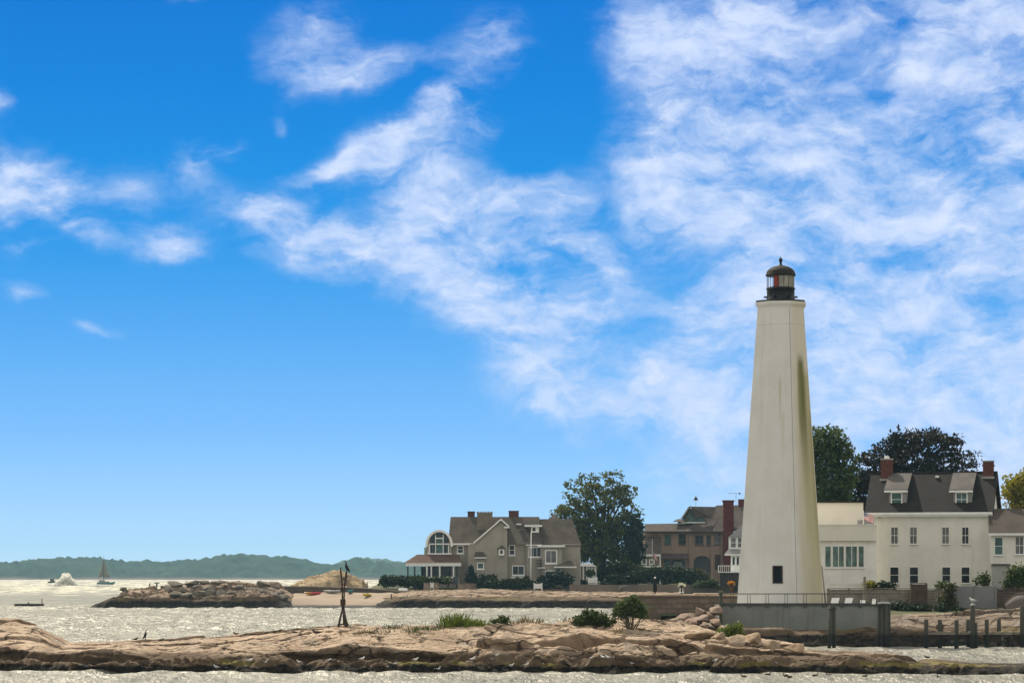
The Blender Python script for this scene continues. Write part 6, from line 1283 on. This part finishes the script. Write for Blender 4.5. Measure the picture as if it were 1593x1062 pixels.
red = mat('red_plastic', (.42, .035, .045), .4, .15); orange = mat('orange_plastic', (.45, .17, .025), .4, .15); yel = mat('yellow_plastic', (.50, .36, .02), .4, .15); teal = mat('teal_plastic', (.02, .19, .20), .4, .15)
def two_tone():
    m_, nt, b = new_mat('red_and_orange_plastic'); x = nd(nt, 'ShaderNodeSeparateXYZ', {0: nd(nt, 'ShaderNodeTexCoord').outputs['Object']}).outputs[0]
    nt.links.new(mx(nt, mr(nt, x, -.7, .1), (.46, .20, .03), (.42, .035, .05)), b.inputs['Base Color']); b.inputs['Roughness'].default_value = .4; return m_
tt = two_tone(); kayak('red and orange kayak lying at the left of the small beach', 487, 925, 504.5, 3.0, 8, tt, tt, -25)
kayak('pale grey kayak lying along the foot of the beach wall', 518, 922.5, 506, 3.4, 4, M['cheek'], M['trim'], -10)
kayak('teal kayak seen end-on behind the tripod beacon', 544.5, 922, 505.5, 2.6, 78, teal, teal, 0)
kayak('yellow kayak pulled up at the right of the small beach', 571, 927.5, 503.8, 2.8, 62, yel, yel, 0)
t = thing('dinghy', 'upturned white dinghy behind the beach wall', 'boat', W(627, 919.5, 507.6)); q = loft(t, 'hull', [(-.85, .1, -.5, -.1), (-.6, .5, -.56, 0), (0, .6, -.62, 0), (.6, .5, -.56, 0), (.85, .1, -.5, -.1)], M['trim']); q.rotation_euler = (math.pi, 0, 0); MB().sweep([(-.8, 0, .5), (0, 0, .65), (.8, 0, .5)], [.03] * 3, 6).build('keel', M['cheek'], t)
t = thing('stake', 'short dark red-brown stake standing in the sand near the beach chair', 'post', hit(609, 931, 492, 508)); MB().box(-.09, .09, -.09, .09, -.2, .72).build('shaft', M['iron'], t); MB().box(-.12, .12, -.12, .12, .72, .8).build('cap', mat('red_cap', (.16, .05, .04), .8), t)
t = thing('beach_chair', 'reclined beach chair with blue back and pale seat on the sand', 'chair', hit(630, 929, 492, 508)); bl = mat('blue_canvas', (.07, .10, .19), .8, .2)
MB().slab((-.6, -.3, .22), (.35, -.3, .15), (.35, .3, .15), (-.6, .3, .22), .06).build('seat', M['cheek'], t); MB().slab((.3, -.3, .15), (.75, -.3, .95), (.75, .3, .95), (.3, .3, .15), .05).build('backrest', bl, t); MB().slab((-1.0, -.25, .1), (-.6, -.25, .22), (-.6, .25, .22), (-1.0, .25, .1), .05).build('footrest', M['trim'], t)
for x, y in ((-.5, -.28), (-.5, .28), (.45, -.28), (.45, .28)): MB().tube((x, y, -.15), (x, y, .2), .03, n=6).build('leg', M['iron'], t)
# ---- things on the water
D = 527; t = thing('swim_raft', 'dark low swimming raft with a ladder post at the far left', 'raft', (xof(45.5, D), D, 0)); k = D / F
MB().box(-21 * k, 21 * k, -1.6, 1.6, .08, .5).build('deck', M['iron'], t, bevel=.03); 
for x in (-1.6, 0, 1.6): MB().tube((x, -1.5, .08), (x, 1.5, .08), .22, n=10).build('float', M['black'], t)
for y in (-.6, -.2): MB().tube((20.3 * k, y, .4), (20.3 * k, y, 1.35), .05, n=6).build('ladder_post', M['iron'], t)
for z in (.7, 1.0, 1.3): MB().tube((20.3 * k, -.6, z), (20.3 * k, -.2, z), .04, n=6).build('ladder_rung', M['iron'], t)
MB().lathe((-1 * k, -.3, .5), [(.12, 0), (.1, .3), (.02, .34)], 8).build('cleat', M['iron'], t)
D = 1600; k = D / F; t = thing('sailboat', 'distant sailboat with two pale sails and a green hull', 'sailboat', (xof(164, D), D, 0)); X_ = lambda px: (px - 164) * k; Zz = lambda py: zof(py, D)
loft(t, 'hull', [(X_(151), .5, .2, 1.75), (X_(156), 1.2, -.3, 1.5), (X_(165), 1.5, -.5, 1.4), (X_(174), .9, -.2, 1.75), (X_(179), .05, 1.2, 2.2)], mat('green_hull', (.045, .13, .10), .4, .15)); MB().add([(X_(151), -.5, 1.75), (X_(165), -1.5, 1.42), (X_(179), 0, 2.2), (X_(165), 1.5, 1.42), (X_(151), .5, 1.75)], [(0, 1, 2, 3, 4)]).build('deck', M['wood'], t)
q = MB(); q.box(X_(154), X_(163), -.8, .8, 1.5, 3.0); q.box(X_(163), X_(170), -.7, .7, 1.5, 2.3); q.build('cabin', M['cheek'], t, bevel=.1)
MB().tube((X_(160.6), 0, 1.4), (X_(161.5), 0, Zz(864.5)), .16, .07, 8).build('mast', mat('dark_spar', (.06, .025, .02), .7), t); MB().tube((X_(160.8), 0, Zz(899)), (X_(172), 0, Zz(898.5)), .12, .09).build('boom', M['iron'], t)
SAIL = mat('pale_sailcloth', (.17, .165, .125), .85, .12)
def sail(name, pts, belly):
    A, B, C_ = [Vector((X_(x), 0, Zz(y))) for x, y in pts]; n = 8; vs = []; f = []; ix = {}
    for i in range(n + 1):
        for j in range(n + 1 - i):
            a, b = i / n, j / n; c = 1 - a - b; p = A * a + B * b + C_ * c; p.y -= belly * 27 * a * b * c * .6; ix[i, j] = len(vs); vs.append(p)
    for i in range(n):
        for j in range(n - i):
            f.append((ix[i, j], ix[i + 1, j], ix[i, j + 1]))
            if j < n - i - 1: f.append((ix[i + 1, j], ix[i + 1, j + 1], ix[i, j + 1]))
    o = MB().add(vs, f, True).build(name, SAIL, t); s_ = o.modifiers.new('thick', 'SOLIDIFY'); s_.thickness = .03
sail('mainsail', [(161.8, 868), (161.2, 897.5), (170.5, 897.5)], 1.5); sail('jib', [(161, 869), (160.2, 896), (152.5, 898)], 1.2)
# breaking water and low ledge by the sailboat
FOAM, nt, b = new_mat('white_foam'); b.inputs['Base Color'].default_value = (.88, .87, .80, 1); b.inputs['Roughness'].default_value = .9; tr = nd(nt, 'ShaderNodeBsdfTranslucent', {0: (.9, .88, .8, 1)}); ms = nd(nt, 'ShaderNodeMixShader', {0: .45}); nt.links.new(b.outputs[0], ms.inputs[1]); nt.links.new(tr.outputs[0], ms.inputs[2]); nt.links.new(ms.outputs[0], nt.nodes['Material Output'].inputs[0])
D = 1560; k = D / F; o = Vector((xof(104, D), D, 0)); rs = np.random.RandomState(7)
def foam(name, label, n, xs, zs, ysd, size, kind='stuff'):
    x = xs(n); z = zs(n, x); y = rs.normal(size=n) * ysd; P = np.stack([x, y, np.maximum(z, .05)], 1); a = rs.normal(size=(n, 3)); a /= np.linalg.norm(a, axis=1)[:, None]; b_ = np.cross(a, rs.normal(size=(n, 3))); b_ /= np.linalg.norm(b_, axis=1)[:, None]; s = size * rs.uniform(.35, 1.2, (n, 1))
    v = np.stack([P - a * s, P - b_ * s, P + a * s, P + b_ * s], 1).reshape(-1, 3); return tag(nmesh(name, v, np.arange(4 * n).reshape(-1, 4), FOAM, loc=o), label, 'spray', kind=kind)
foam('spray', 'white plume of spray breaking at the far left of the bay', 7000, lambda n: np.clip(rs.normal(size=n) * 11, -24, 24) * k, lambda n, x: 17 * k * np.exp(-((x / k + 2) / 14.5) ** 2) * rs.uniform(0, 1, n) ** .8 * (1 + .16 * np.sin(x * 1.3) * np.sin(x * .7 + 1) + .1 * rs.normal(size=n)), 1.6, .34)
foam('foam', 'streak of white foam trailing past the spray', 5000, lambda n: (rs.uniform(-58, 72, n)) * k, lambda n, x: rs.uniform(0, .9, n) * np.exp(-np.abs(x / k) / 60), 2.2, .35)
Xl = np.arange(-42 * .37, 70 * .37, .5); Yl = np.arange(-3, 3.1, .5); XX, YY = np.meshgrid(Xl, Yl); zl = .85 * (.55 + .5 * vn(XX * .3, YY * .5, 9)) * (1 - (YY / 3) ** 2) * sat((XX + 15.5) / 4) * sat((25.9 - XX) / 6) - .25
lg = nmesh('rock_ledge', np.stack([XX + 0, YY, zl], -1).reshape(-1, 3), (lambda i: np.stack([i[:-1, :-1], i[:-1, 1:], i[1:, 1:], i[1:, :-1]], -1).reshape(-1, 4))(np.arange(zl.size).reshape(zl.shape)), mat('wet_ledge', (.055, .05, .03), .6, .3, .5), smooth=True, loc=(xof(120, 1490), 1490, 0)); tag(lg, 'long low dark rock ledge awash beside the spray', 'rock')
D = 2100; t = thing('motorboat', 'tiny dark motorboat far off left of the spray', 'boat', (xof(82, D), D, 0)); loft(t, 'hull', [(-3.6, .8, .1, 1.2), (-2, 1.3, -.3, 1.1), (2, 1.2, -.3, 1.4), (4, .1, .9, 2.0)], M['iron']); MB().box(-1.8, .9, -.8, .8, 1.1, 3.0).build('cabin', M['iron'], t, bevel=.15); MB().tube((0, 0, 3.0), (0, 0, 4.6), .07).build('mast', M['iron'], t)
# ---- the air
hz = MB().box(-9000, 9000, -1000, 7300, -2.0, 75).build('haze', bpy.data.materials.new('sea_haze')); hz['kind'] = 'stuff'
def haze_mat(m_):
    m_.use_nodes = True; nt = m_.node_tree; nt.nodes.remove(nt.nodes['Principled BSDF'])
    v = nd(nt, 'ShaderNodeVolumePrincipled', {'Color': (.42, .75, .97, 1), 'Density': HAZE, 'Anisotropy': .2})
    nt.links.new(v.outputs[0], nt.nodes['Material Output'].inputs['Volume'])
HAZE = 0.72e-4
haze_mat(hz.data.materials[0])
